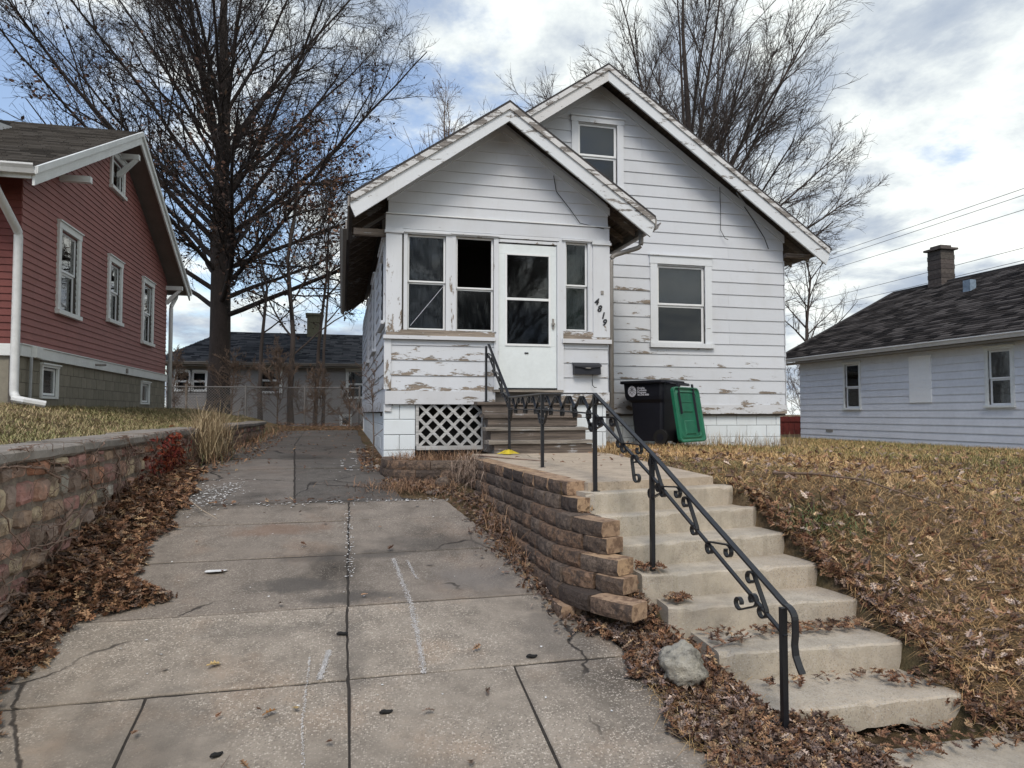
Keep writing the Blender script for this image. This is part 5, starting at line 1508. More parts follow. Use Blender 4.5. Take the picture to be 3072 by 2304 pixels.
# =================================================================== ROCK by the steps
def boulder(name, c, r, mat, seed, flat=.7, sub=4):
    import bmesh
    bm = bmesh.new(); bmesh.ops.create_icosphere(bm, subdivisions=sub, radius=1.0)
    from mathutils import noise as mn
    for v in bm.verts:
        p = v.co.copy(); q = p * 1.3 + Vector((seed, seed * .3, 0))
        d = 1 + .28 * mn.noise(q) + .16 * mn.noise(q * 2.3) - .22 * abs(mn.noise(q * 3.1)) - .08 * abs(mn.noise(q * 6.1)) + .04 * mn.noise(q * 11)
        v.co = Vector((p.x * r[0] * d, p.y * r[1] * d, p.z * r[2] * d)) + Vector(c)
    me = D.meshes.new(name); bm.to_mesh(me); bm.free(); me.materials.append(mat)
    me.polygons.foreach_set('use_smooth', [True] * len(me.polygons))
    return link(name, me)


tag(boulder('rock', (1.84, 3.58, .21), (.135, .125, .115), M['rock'], 3.1), 'rounded pale grey rock at the left edge of the concrete steps', 'rock')
tag(boulder('rock', (1.10, 7.75, .80), (.09, .06, .11), M['wallblock'], 8.1, sub=3), 'brown tilted rock leaning at the far end of the block wall', 'rock')
tag(boulder('rock', (.95, 7.50, .755), (.07, .04, .03), M['cap'], 5.1, sub=3), 'small flat pale rock lying in dry grass before the planter wall', 'rock')
tag(boulder('rock', (.46, 9.25, .87), (.05, .05, .07), M['cap'], 6.7, sub=3), 'small pale stone at the foot of the porch corner', 'rock')


# =================================================================== TREES
def nrm(v): return v / np.maximum(np.linalg.norm(v, axis=-1, keepdims=True), 1e-9)


def grow(start, d, length, r0, P, wander, up, tip=.25, droop=0.0):
    n = len(start); pts = np.zeros((n, P, 3)); pts[:, 0] = start; d = nrm(d); step = (length / (P - 1))[:, None]
    for k in range(1, P):
        d = nrm(d + rng.normal(0, wander, (n, 3)) + np.array([0, 0, up - droop * (k / P)]))
        pts[:, k] = pts[:, k - 1] + d * step
    t = np.linspace(0, 1, P)[None, :]
    rad = r0[:, None] * (1 - (1 - tip) * t ** .9)
    return pts, rad


def children(pts, rad, length, Mn, t0, t1, a0, a1, lr, rr, P, wander, up, tip=.25, rmin=.003, shrink=.55, flat=0.0):
    N_, PP, _ = pts.shape
    t = rng.uniform(t0, t1, (N_, Mn)); f = t * (PP - 1); i = np.clip(f.astype(int), 0, PP - 2); w = (f - i)[..., None]
    ar = np.arange(N_)[:, None]
    p = pts[ar, i] * (1 - w) + pts[ar, i + 1] * w; T = nrm(pts[ar, i + 1] - pts[ar, i])
    r = rad[ar, i] * (1 - w[..., 0]) + rad[ar, i + 1] * w[..., 0]
    rv = rng.normal(0, 1, (N_, Mn, 3)); perp = nrm(rv - (rv * T).sum(-1, keepdims=True) * T)
    if flat: perp = nrm(perp * np.array([1, 1, 1 - flat]))
    a = rng.uniform(a0, a1, (N_, Mn))[..., None]
    d = T * np.cos(a) + perp * np.sin(a)
    L = (length[:, None] * lr * (1 - shrink * t) * rng.uniform(.7, 1.25, (N_, Mn))).ravel()
    r0 = np.maximum(r * rr * rng.uniform(.8, 1.1, (N_, Mn)), rmin).ravel()
    P3, R3 = grow(p.reshape(-1, 3), d.reshape(-1, 3), L, r0, P, wander, up, tip)
    return P3, np.maximum(R3, rmin * .6), L


def tubes(batches):
    VV = []; FF = []; off = 0
    for pts, rad, S in batches:
        n, P, _ = pts.shape
        T = np.empty_like(pts); T[:, 1:-1] = pts[:, 2:] - pts[:, :-2]; T[:, 0] = pts[:, 1] - pts[:, 0]; T[:, -1] = pts[:, -1] - pts[:, -2]; T = nrm(T)
        ref = np.where(np.abs(T[:, :1, 2:3]) < .9, np.array([[[0, 0, 1.]]]), np.array([[[1., 0, 0]]]))
        a = nrm(np.cross(T, ref)); b = np.cross(T, a)
        an = 2 * np.pi * np.arange(S) / S
        ring = pts[:, :, None] + rad[:, :, None, None] * (a[:, :, None] * np.cos(an)[None, None, :, None] + b[:, :, None] * np.sin(an)[None, None, :, None])
        VV.append(ring.reshape(-1, 3))
        idx = np.arange(n * P * S).reshape(n, P, S) + off
        q = np.stack([idx[:, :-1], np.roll(idx, -1, 2)[:, :-1], np.roll(idx, -1, 2)[:, 1:], idx[:, 1:]], -1)
        FF.append(q.reshape(-1, 4)); off += n * P * S
    return np.concatenate(VV), np.concatenate(FF)


def leafcloud(P, size, pal, probs=None, tilt=1.0):
    """simple pointed leaves at points P"""
    n = len(P); s = size * rng.uniform(.6, 1.3, n)
    ang = rng.uniform(0, 2 * np.pi, n); el = rng.uniform(-tilt, tilt, n)
    d = np.stack([np.cos(ang) * np.cos(el), np.sin(ang) * np.cos(el), np.sin(el)], 1)
    rv = rng.normal(0, 1, (n, 3)); w = nrm(np.cross(d, rv)); u = np.cross(w, d)
    sh = [(0, 0, 0), (.30, .22, .03), (.55, .30, -.02), (1, 0, .10), (.55, -.30, -.02), (.30, -.22, .03)]
    V = np.stack([P + s[:, None] * (d * a + w * b + u * c) for a, b, c in sh], 1)
    F0 = np.array([[0, 1, 2, 3], [0, 3, 4, 5]])
    F = (F0[None] + 6 * np.arange(n)[:, None, None]).reshape(-1, 4)
    pal = np.array(pal); c = pal[rng.choice(len(pal), n, p=probs)] * rng.uniform(.6, 1.35, (n, 1))
    return V.reshape(-1, 3), F, np.repeat(c, 6, 0)


def add_tree(name, label, base, trunk_pts, trunk_r, limbs, sec, ter, twig, mat, group=None, cat='tree', leaves=0, leafpal=None, leafz=None, rmin=.004, fine=True, sides=(9, 6, 4, 3), leaflow=None):
    root = thing(name, label, cat, base, group)
    tp_ = np.array(trunk_pts, float)[None] ; trr = np.array(trunk_r, float)[None]
    V, F = tubes([(tp_, trr, sides[0] + 4)])
    fast_mesh('trunk', V, F, mat, root, smooth=True)
    L1p, L1r, L1 = limbs
    V, F = tubes([(L1p, L1r, sides[0])]); fast_mesh('limbs', V, F, mat, root, smooth=True, kind='stuff')
    S2 = children(L1p, L1r, L1, *sec['a'], rmin=rmin * 1.6, **sec['k'])
    S3 = children(S2[0], S2[1], S2[2], *ter['a'], rmin=rmin * 1.2, **ter['k'])
    B = [(S2[0], S2[1], sides[1] - 1), (S3[0], S3[1], sides[2])]
    S4 = None
    if twig:
        S4 = children(S3[0], S3[1], S3[2], *twig['a'], rmin=rmin, **twig['k']); B.append((S4[0], S4[1], 3))
        S4b = children(S2[0], S2[1], S2[2] * .4, *twig['a'], rmin=rmin, **twig['k']); B.append((S4b[0], S4b[1], 3))
    V, F = tubes(B); V, F = V, F
    fast_mesh('twigs', V, F, mat, root, kind='stuff')
    if leaves:
        T_ = (S4 or S3)[0]; q = T_.reshape(-1, 3)
        if leaflow is not None: q = q[rng.uniform(0, 1, len(q)) < leaflow(q)]
        q = q[rng.choice(len(q), min(leaves, len(q)), replace=False)]
        V, F, C = leafcloud(q + rng.normal(0, .04, q.shape), .13, leafpal)
        fast_mesh('leaves', V, F, M['leaf'], root, col=C, kind='stuff')
    return root


def fan(base, n, z0, z1, az=None, e0=20, e1=70, l0=8., l1=5., r0=.14, r1=.06, P=12, wander=.06, up=.02, trunk=None, seed=1):
    """main limbs leaving the trunk"""
    r = np.random.default_rng(seed)
    t = np.linspace(0, 1, n); z = z0 + (z1 - z0) * t
    a = np.arange(n) * 2.39996 + r.uniform(-.4, .4, n)
    e = np.radians(e0 + (e1 - e0) * t + r.uniform(-8, 8, n))
    d = np.stack([np.cos(a) * np.cos(e), np.sin(a) * np.cos(e), np.sin(e)], 1)
    tx = np.interp(z, [p[2] for p in trunk], [p[0] for p in trunk]); ty = np.interp(z, [p[2] for p in trunk], [p[1] for p in trunk])
    st = np.stack([tx, ty, z], 1); L = (l0 + (l1 - l0) * t) * r.uniform(.85, 1.12, n); rr = (r0 + (r1 - r0) * t) * r.uniform(.8, 1.15, n)
    pts, rad = grow(st, d, L, rr, P, wander, up, .18)
    return pts, rad, L


BR = [(.10, .05, .035), (.16, .08, .05), (.21, .12, .075), (.08, .05, .04)]
bx, by = -4.25, 26.6
tr_ = [(bx, by, 1.2), (bx + .0, by, 1.9), (bx + .03, by, 4.0), (bx + .02, by, 6.5), (bx - .05, by + .1, 9.5), (bx + .05, by, 12.5), (bx - .05, by, 16), (bx + .1, by, 20), (bx, by, 23)]
tr_r = [.56, .40, .355, .335, .27, .20, .13, .07, .02]
limbs = fan((bx, by), 36, 5.0, 12.5, e0=22, e1=64, l0=10.2, l1=9.5, r0=.105, r1=.08, P=14, wander=.05, up=.012, trunk=tr_, seed=3)
add_tree('bare_oak_tree', 'huge nearly leafless oak with spreading crown rising behind the red house', (bx, by, 1.5), tr_, tr_r, limbs,
         dict(a=(15, .10, .98, .40, .85, .42, .55, 8, .085, .02), k=dict(shrink=.45)),
         dict(a=(10, .1, .98, .4, 1.0, .42, .55, 6, .11, .01), k=dict(shrink=.35)),
         dict(a=(6, .15, .98, .4, 1.0, .55, .6, 4, .16, .0), k=dict(shrink=.3)), M['bark'], leaves=7000, leafpal=[(.07, .04, .03), (.10, .055, .04), (.05, .035, .03), (.13, .08, .055)], rmin=.0062,
         leaflow=lambda q: np.clip(1.15 - (q[:, 2] - 4) / 8.5, .04, 1) * np.clip(1.25 - np.hypot(q[:, 0] - bx, q[:, 1] - by) / 8.0, .05, 1))

bx2, by2 = 12.6, 24.2
tr2 = [(bx2, by2, .6), (bx2, by2, 2.0), (bx2 - .1, by2, 4.5), (bx2 - .1, by2 + .1, 6.2), (bx2 + .1, by2, 9.5), (bx2 + .3, by2, 13), (bx2 + .1, by2, 16.5), (bx2 + .2, by2, 20)]
limbs = fan((bx2, by2), 30, 4.0, 8.5, e0=36, e1=74, l0=8.6, l1=10.5, r0=.10, r1=.085, P=14, wander=.04, up=.008, trunk=tr2, seed=8)
add_tree('bare_elm_tree', 'tall bare elm with upswept fan of branches rising behind the white house', (bx2, by2, .9), tr2, [.42, .34, .31, .25, .17, .11, .06, .02], limbs,
         dict(a=(14, .15, .98, .30, .70, .42, .55, 8, .06, .035), k=dict(shrink=.45)),
         dict(a=(10, .1, .98, .3, .75, .42, .55, 6, .08, .02), k=dict(shrink=.35)),
         dict(a=(5, .15, .98, .3, .8, .55, .6, 4, .12, .01), k=dict(shrink=.3)), M['bark2'], rmin=.0065)


def small_tree(name, label, x, y, z, h, r, nl, seed, e0=35, e1=75, spread=.45, mat=None, group=None, leaves=0, zt=.3, lean=(0, 0), tw=True, cat='tree', rmin=.005, wander=.07):
    rr_ = np.random.default_rng(seed)
    ks = [0, .08, .3, .55, .8, 1.0]
    tp2 = [(x + lean[0] * k * h + rr_.uniform(-.12, .12) * h * k * .4, y + lean[1] * k * h + rr_.uniform(-.05, .05) * h * k * .4, z - .1 + h * k) for k in ks]
    tr2_ = [r * 1.3, r, r * .8, r * .55, r * .3, r * .08]
    lm = fan((x, y), nl, z + h * zt, z + h * .85, e0=e0, e1=e1, l0=h * spread, l1=h * spread * .5, r0=r * .42, r1=r * .22, P=9, wander=wander, up=.02, trunk=tp2, seed=seed)
    return add_tree(name, label, (x, y, z), tp2, tr2_, lm, dict(a=(8, .15, .98, .4, .9, .42, .6, 6, .10, .02), k=dict(shrink=.4)),
                    dict(a=(5, .15, .98, .4, .9, .5, .6, 4, .14, .01), k=dict(shrink=.4)),
                    dict(a=(2, .2, .98, .4, 1., .5, .7, 3, .15, .0), k=dict(shrink=.3)) if tw else None, mat or M['bark2'], group=group, cat=cat, leaves=leaves, leafpal=BR, rmin=rmin, sides=(6, 5, 3, 3))


small_tree('small_bare_tree', 'small bare tree showing between the white house and the pale house', 22.2, 29.9, .8, 9.5, .13, 16, 21, 25, 70, .42)
small_tree('small_bare_tree', 'thin straight bare tree standing just right of the huge oak trunk', -2.6, 24.5, 1.45, 8.0, .075, 9, 22, 40, 75, .35, zt=.35)
small_tree('small_bare_tree', 'forked bare tree wrapped in brush at the centre of the back fence', -1.62, 24.2, 1.3, 10.0, .10, 12, 23, 50, 78, .45, zt=.22, leaves=900)
small_tree('small_bare_tree', 'leaning bare trunk left of the chimney of the back house', -.90, 25.4, 1.1, 10.0, .075, 10, 24, 40, 75, .40, zt=.45, lean=(.03, 0), leaves=700)
small_tree('small_bare_tree', 'slim bare trunk directly before the chimney of the back house', -.62, 25.0, 1.1, 9.0, .06, 9, 29, 45, 80, .38, zt=.4, lean=(.04, 0), leaves=500)
small_tree('small_bare_tree', 'wispy bare treetop showing above the porch roof edge', 3.35, 23.8, .9, 11.6, .10, 12, 26, 60, 85, .40, zt=.45, mat=M['twig'], tw=True)
for (x, y, z, h, n_, sd, lb) in ((-5.3, 24.8, 1.55, 1.7, 16, 31, 'tangled bare shrub left of the oak trunk'), (-3.6, 25.2, 1.5, 1.9, 16, 32, 'tangled bare shrub at the right foot of the oak trunk'),
                                 (-2.0, 23.7, 1.25, 2.2, 18, 33, 'dense bare shrub between the two thin trunks at the fence'), (-.8, 23.9, 1.15, 1.8, 16, 34, 'orange brown bare shrub behind the end of the driveway'),
                                 (21.0, 28.5, .8, 3.2, 22, 35, 'brown brush between the white and pale houses behind the red fence'), (.25, 22.8, 1.1, 1.3, 9, 36, 'sparse bare shrub at the far corner of the white house')):
    small_tree('bare_shrub', lb, x, y, z, h, .03, n_, sd, 30, 85, .75, mat=M['twig'], zt=.02, cat='shrub', tw=True, rmin=.006, wander=.12, group='bare shrubs along the back fence' if y < 26 else None)
# thin sapling against the porch corner
small_tree('bare_sapling', 'thin forked sapling growing against the left wall of the white house', .45, 10.35, .92, 1.35, .013, 6, 41, 35, 75, .5, mat=M['twig'], zt=.25, tw=False, cat='sapling', rmin=.003)

# trees across the street: they stand behind the viewer and are what the window panes mirror
def copy_tree(root, loc, rz, label):
    r = root.copy(); COL.objects.link(r); r.location = loc; r.rotation_euler = (0, 0, rz); r['label'] = label
    for ch in list(root.children):
        c = ch.copy(); COL.objects.link(c); c.parent = r; c.matrix_parent_inverse = ch.matrix_parent_inverse.copy()
    return r


_oak = [o for o in D.objects if o.name == 'bare_oak_tree'][0]; _elm = [o for o in D.objects if o.name == 'bare_elm_tree'][0]
copy_tree(_oak, (-1.5, -21, -.3), 1.9, 'bare street oak mirrored in the glass of the storm door')
copy_tree(_elm, (9.5, -24, -.3), .8, 'bare street elm mirrored in the front room window')

# =================================================================== FENCES
cf = thing('chain_link_fence', 'chain link fence with thin top rail along the back yards', 'fence', (-2.5, 23.6, 1.2))
FY = 23.6; zf_ = lambda x: float(H(x, FY))
for x in (-6.6, -4.7, -2.95, -1.15, .58):
    MB().tube([(x, FY, zf_(x) - .1), (x, FY, 2.50)], .035, 8).build('post', M['galv'] if x > -4 else M['rafter'], cf)
MB().tube([(-6.6, FY, 2.42), (.58, FY, 2.42)], .022, 6).build('top_rail', M['galv'], cf)
Pn = []; x = -7.6
while x < 1.5:
    for s_ in (1, -1):
        a, b = (x, 1.15), (x + s_ * 1.27, 2.42)
        c_ = clipseg(a, b, (-6.6, .58, 1.15, 2.42))
        if c_: Pn.append([(c_[0][0], FY + .004 * s_, c_[0][1]), (c_[1][0], FY + .004 * s_, c_[1][1])])
    x += .085
Pn = np.array(Pn); V, F = tubes([(Pn, np.full(Pn.shape[:2], .0055), 3)]); fast_mesh('wire_mesh', V, F, M['galv'], cf, kind='stuff')
rf_ = thing('red_fence', 'low dark red board fence seen between the white and pale houses', 'fence', (16.6, 22.8, .85))
for k in range(9):
    mb = MB(); x = 15.4 + k * .24; mb.box((x, 22.8, .7), (x + .225, 22.83, 1.47 + random.uniform(-.01, .01))); mb.build('board', M['rust'], rf_)
mb = MB(); mb.box((15.4, 22.77, 1.28), (17.55, 22.80, 1.36)); mb.build('rail', M['rust'], rf_)

# =================================================================== POWER LINES
for x in (0, 1):
    yy = (8.0, 140.0)[x]
    pl_ = thing('utility_pole', ('near' if x == 0 else 'far') + ' wooden utility pole carrying the power lines', 'utility pole', (45, yy, 0))
    MB().tube([(45, yy, -.5), (45, yy, 17.6)], [.2, .13], 10).build('pole', M['bark2'], pl_)
    mb = MB(); mb.box((43.8, yy - .06, 16.55), (46.2, yy + .06, 16.7)); mb.build('crossarm', M['bark2'], pl_)
for i, (z, dx, lb) in enumerate(((16.75, 0, 'topmost thin power line crossing the sky at right'), (16.42, .35, 'second thin power line close below the topmost one'), (15.3, 0, 'third power line from the top in the right sky'),
                                 (12.7, 0, 'fourth power line passing behind the chimney'), (11.85, 0, 'lowest power line just above the dark roof ridge'))):
    pts = [(45 + dx, y, z + .9 * ((y - 74) / 66) ** 2 - .15) for y in np.linspace(8, 140, 24)]
    tag(MB().tube(pts, .022, 4).build('power_line', M['wire'], smooth=True), lb, 'power line', 'power lines in the right sky')

# =================================================================== LEAF LITTER AND GRASS
OAK = [(.0, .0, .0), (.05, .015, .0), (.16, .10, .01), (.30, .05, .0), (.40, .30, .02), (.50, .09, .0), (.62, .33, .03), (.72, .09, .0), (.82, .20, .02), (.90, .05, .0), (1.0, .0, .0)]
PAL = np.array([(.10, .052, .032), (.15, .082, .05), (.21, .12, .072), (.28, .175, .105), (.12, .085, .068), (.19, .14, .105), (.40, .29, .18), (.065, .04, .03)]) * np.array([1.42, 1.36, 1.28])
PALP = [.2, .2, .17, .11, .12, .09, .04, .07]
PALG = np.array([(.12, .085, .07), (.18, .13, .11), (.24, .18, .15), (.10, .065, .05), (.20, .12, .075), (.33, .26, .21)]) * 1.5


def oakleaves(name, P, size, pal, probs=None, tilt=.5, parent=None, curl=.25, zoff=.01):
    """lobed leaves, folded along the midrib and curled"""
    n = len(P); s = (size * rng.uniform(.55, 1.25, n))[:, None]
    ang = rng.uniform(0, 2 * np.pi, n); el = rng.normal(0, tilt, n)
    d = np.stack([np.cos(ang) * np.cos(el), np.sin(ang) * np.cos(el), np.sin(el)], 1)
    rl = rng.normal(0, tilt, n); w0 = np.stack([-np.sin(ang), np.cos(ang), np.zeros(n)], 1)
    u0 = np.cross(d, w0); w = w0 * np.cos(rl)[:, None] + u0 * np.sin(rl)[:, None]; u = np.cross(d, w)
    cu = rng.uniform(-curl, curl, (n, 1)); fo = rng.uniform(-.1, .5, (n, 1))
    V = []
    for (a, b, c) in OAK:
        z = cu * (a - .5) ** 2 * 2
        V.append(P + s * (d * (a - .5) + u * z))
    for sg in (1, -1):
        for (a, b, c) in OAK[1:-1]:
            z = cu * (a - .5) ** 2 * 2 + fo * b
            aa = a - (.12 if b > .15 else 0)
            V.append(P + s * (d * (aa - .5 + (.12 if b > .15 else 0) * 1.6) + w * (sg * b * .95) + u * z))
    V = np.stack(V, 1); V[..., 2] += zoff
    k = len(OAK); F0 = []
    for sg in (0, 1):
        o = k + sg * (k - 2)
        F0.append([0, 1, o, o]); F0.append([k - 2, k - 1, o + k - 3, o + k - 3])
        for i in range(1, k - 2): F0.append([i, i + 1, o + i, o + i - 1])
    F0 = np.array([f for f in F0 if f[2] != f[3]] + [])
    F = (F0[None] + V.shape[1] * np.arange(n)[:, None, None]).reshape(-1, 4)
    pal = np.array(pal); c = pal[rng.choice(len(pal), n, p=probs)] * rng.uniform(.65, 1.3, (n, 1))
    return fast_mesh(name, V.reshape(-1, 3), F, M['leaf'], parent, col=np.repeat(c, V.shape[1], 0))


def scatter(n, fx):
    """fx(n)-> candidate xy, weight in 0..1"""
    out = []
    while sum(len(o) for o in out) < n:
        p, w = fx(n * 2); out.append(p[rng.uniform(0, 1, len(p)) < w])
    return np.concatenate(out)[:n]


def ledge(y):  # driveway edge of the left leaf drift
    return np.interp(y, [3.0, 3.6, 4.2, 4.9, 5.1, 5.3, 5.7, 6.9, 8, 9.7, 12, 21], [-1.25, -1.50, -1.60, -1.42, -1.05, -1.25, -1.42, -1.36, -1.45, -1.66, -1.6, -1.5])


def f_left(n):
    y = rng.uniform(3.0, 9.5, n); x = rng.uniform(-1.93, -.9, n); e = ledge(y) + .05 * np.sin(y * 9)
    return np.stack([x, y], 1), np.clip((e - x) / .12, 0, 1) * (1 - .45 * sm(7.2, 9.0, y))


p = scatter(6500, f_left); zz = dz(p[:, 1]) + rng.uniform(0, 1, len(p)) * (.02 + .20 * np.clip((ledge(p[:, 1]) - p[:, 0]) / .5, 0, 1))
tag(oakleaves('leaf_litter', np.c_[p, zz], .088, PAL, PALP, .45), 'deep drift of brown oak leaves along the foot of the stone wall', 'leaves', kind='stuff')


def leftsteps(y): return np.interp(y, [2.2, 3.15, 3.22, 3.66, 4.08, 4.3, 4.5, 4.9], [2.5, 2.45, 2.17, 2.12, 2.0, 1.93, 1.88, 1.84])


def f_right(n):
    y = rng.uniform(2.25, 4.9, n); x = rng.uniform(1.3, 2.5, n); e = np.interp(y, [2.2, 3.0, 3.84, 4.5], [1.48, 1.62, 1.62, 1.57]) + .05 * np.sin(y * 13)
    w = np.clip((x - e) / .10, 0, 1) ** .7 * (x < leftsteps(y)) * ((y < 4.25) | (x > 1.83) | (x < 1.6))
    return np.stack([x, y], 1), w * (1 - .35 * sm(3.6, 4.5, y))


p = scatter(8600, f_right); zz = np.maximum(H(p[:, 0], p[:, 1]), dz(p[:, 1])) + rng.uniform(0, .06, len(p))
tag(oakleaves('leaf_litter', np.c_[p, zz], .068, np.concatenate([PAL, PALG]), None, .55), 'grey brown leaf litter between the driveway and the concrete steps', 'leaves', kind='stuff')


_y = rng.uniform(3.5, 5.0, 420); _x = leftsteps(_y) - np.abs(rng.normal(0, .07, 420))
tag(oakleaves('leaf_litter', np.c_[_x, _y, H(_x, _y) + rng.uniform(.0, .13, 420)], .06, PAL * 1.15, PALP, .7), 'dry leaves wedged between the block ends and the concrete steps', 'leaves', kind='stuff')


def f_wallfoot(n):
    y = rng.uniform(4.2, 8.2, n); xo = np.interp(y, [4.2, 5, 6, 7, 8.2], [1.60, 1.47, 1.36, 1.33, .60]); x = xo + rng.normal(-.02, .09, n)
    return np.stack([x, y], 1), np.where(y > 7.2, .6, 1.0)


p = scatter(2400, f_wallfoot); zz = np.maximum(H(p[:, 0], p[:, 1]), dz(p[:, 1])) + rng.uniform(0, .035, len(p))
tag(oakleaves('leaf_litter', np.c_[p, zz], .052, np.concatenate([PAL * .8, PALG * .8]), None, .6), 'dark crumbled leaves along the foot of the block wall', 'leaves', kind='stuff')


def f_lawn(n):
    y = 2.9 + 8.5 * rng.uniform(0, 1, n) ** 1.5; x = rng.uniform(2.9, 11, n)
    near = np.exp(-((x - (3.25 + .25 * y * .2)) / .35) ** 2) * (y < 5.2)
    w = .20 + .55 * (1 - sm(3.0, 5.5, y)) + .5 * near
    w *= (x > np.interp(y, [2.9, 3.15, 3.97, 4.34, 5.03, 5.3, 8.6], [3.30, 3.31, 3.31, 3.29, 3.27, 3.10, 3.40]))
    w *= np.clip(1.15 - sm(5.5, 9.5, y), .0, 1)
    return np.stack([x, y], 1), w


p = scatter(8500, f_lawn); zz = H(p[:, 0], p[:, 1]) + wig(p[:, 0], p[:, 1]) + .015 + rng.uniform(0, .06, len(p))
lo_ = oakleaves('leaf_litter', np.c_[p, zz], .082, np.concatenate([PAL * 1.25, PALG * 1.2]), None, .5)
tag(lo_, 'oak leaves scattered over the sloping dry lawn right of the steps', 'leaves', kind='stuff')
_y = rng.uniform(3.1, 5.3, 1500); _x = np.interp(_y, [3.1, 3.97, 4.34, 5.03, 5.3], [3.30, 3.30, 3.27, 3.25, 3.15]) + np.abs(rng.normal(0, .10, 1500))
tag(oakleaves('leaf_litter', np.c_[_x, _y, H(_x + .10, _y) - .02 + rng.uniform(-.04, .05, 1500)], .07, PAL * 1.1, PALP, .6), 'brown leaves banked against the right ends of the concrete steps', 'leaves', kind='stuff')
# leaves caught on treads, walkway and in joints
q = []
for (x0, x1, y0, y1, z, n) in ((2.5, 3.28, 3.80, 3.98, .235, 150), (1.96, 2.12, 4.32, 4.5, .545, 50), (2.04, 2.2, 4.12, 4.26, .39, 50), (2.15, 2.4, 3.76, 4.0, .235, 50), (3.0, 3.28, 3.3, 3.5, .08, 60), (2.3, 3.1, 3.45, 3.56, .08, 40), (3.3, 5.6, 2.7, 3.2, -.05, 420), (2.2, 3.3, 2.85, 3.15, -.06, 160), (3.2, 3.6, 3.0, 3.5, .02, 160),
                               (1.9, 3.2, 5.3, 8.6, 1.075, 26), (-1.3, 1.5, 3.0, 7.0, None, 30), (-1.85, -1.2, 9, 20, None, 700), (-1.3, .5, 9, 20, None, 120), (.25, .58, 8.9, 12.5, None, 420), (-1.2, .5, 7.05, 7.2, None, 50), (-1.9, .6, 20.3, 23.4, None, 1700)):
    xy = np.stack([rng.uniform(x0, x1, n), rng.uniform(y0, y1, n)], 1)
    zz = (dz(xy[:, 1]) + .006 if z is None else np.full(n, z + .006)) + rng.uniform(0, .02, n)
    if y0 > 20: zz = np.maximum(zz, H(xy[:, 0], xy[:, 1]) + rng.uniform(0, .1, n))
    q.append(np.c_[xy, zz])
tag(oakleaves('leaf_litter', np.concatenate(q), .065, PAL, PALP, .35), 'stray brown leaves caught on the treads, walk and upper driveway', 'leaves', kind='stuff')
# single leaves on the concrete
for (x, y, sz, lb) in ((-.67, 4.20, .095, 'pale yellow oak leaf on the left slab by the long cross joint'), (-.21, 3.72, .10, 'bright tan oak leaf left of the centre joint near the picture bottom'), (-.33, 3.70, .07, 'curled brown leaf beside the bright tan oak leaf'),
                       (.33, 4.88, .05, 'small tan leaf at the end of the long chalk streak'), (2.33, 2.98, .13, 'large upright yellow oak leaf at the foot of the nearest rail post')):
    z_ = float(dz(y)) + .012 if x < 2 else -.02
    o = oakleaves('oak_leaf', np.array([[x, y, z_]]), sz, [(.50, .36, .16) if 'brown' not in lb else (.28, .14, .05)], None, .15 if x < 2 else 1.1, curl=.3); tag(o, lb, 'leaf')
for i, (x, y, a) in enumerate(((.235, 3.62, .3), (1.10, 4.02, .1), (-.52, 3.42, .8), (.02, 4.45, .2))):
    z_ = float(dz(y)) + .012
    n = 7; pts = [(x + math.cos(a) * t * .07 - .035, y + math.sin(a) * t * .05, z_ + .004 * math.sin(t * 7)) for t in np.linspace(0, 1, n)]
    o = MB().tube(pts, [.004, .010, .012, .011, .012, .009, .004], 6).build('seed_pod', M['tyre'], smooth=True)
    tag(o, ('short black twig stub right of the centre joint near the bottom', 'dark dropping near the end of the long chalk streak', 'grey brown scrap on the nearest left slab', 'small dark scrap left of the centre joint')[i], 'debris')


def blades(name, P, L, wdt, el0, el1, pal, probs=None, bend=.5, parent=None, jitter=None, colmul=None):
    n = len(P); L = L * rng.uniform(.5, 1.3, n); ang = rng.uniform(0, 2 * np.pi, n); el = rng.uniform(el0, el1, n)
    h = np.stack([np.cos(ang), np.sin(ang)], 1); w = np.stack([-np.sin(ang), np.cos(ang), np.zeros(n)], 1) * (wdt / 2)
    a1 = L[:, None] * .55; b1 = L[:, None] * .5
    e1 = el[:, None]; e2 = (el - bend * rng.uniform(.3, 1.6, n))[:, None]
    m1 = P + np.c_[h * np.cos(e1) * a1, np.sin(e1) * a1]; tp_ = m1 + np.c_[h * np.cos(e2) * b1, np.sin(e2) * b1]
    V = np.stack([P - w, P + w, m1 + w * .75, m1 - w * .75, tp_ + w * .2, tp_ - w * .2], 1)
    F0 = np.array([[0, 1, 2, 3], [3, 2, 4, 5]]); F = (F0[None] + 6 * np.arange(n)[:, None, None]).reshape(-1, 4)
    pal = np.array(pal)
    c = (pal[rng.choice(len(pal), n, p=probs)] if colmul is None else colmul(P, pal)) * rng.uniform(.7, 1.3, (n, 1))
    return fast_mesh(name, V.reshape(-1, 3), F, M['grass'], parent, col=np.repeat(c, 6, 0))


STRAW = np.array([(.36, .25, .12), (.29, .20, .10), (.22, .145, .075), (.42, .31, .16), (.16, .155, .06), (.11, .12, .05), (.22, .20, .09)]) * np.array([1.5, 1.38, 1.30])


def greenness(x, y):
    v = .5 + .28 * np.sin(x * 1.1 + 1.7 * np.sin(y * .7)) + .22 * np.sin(y * 1.9 + x * .6) + .15 * np.sin(x * 3.7 + y * 2.9)
    return v


def colr(P, pal):
    g = greenness(P[:, 0], P[:, 1]) * .6 + .40 * sm(4.5, 8.5, P[:, 0]) - .10 - .20 * sm(5.2, 3.8, P[:, 1])
    isg = rng.uniform(0, 1, len(P)) < np.clip(g, .03, .85)
    a = pal[rng.integers(0, 4, len(P))]; b = pal[rng.integers(4, 7, len(P))]
    return np.where(isg[:, None], b, a)


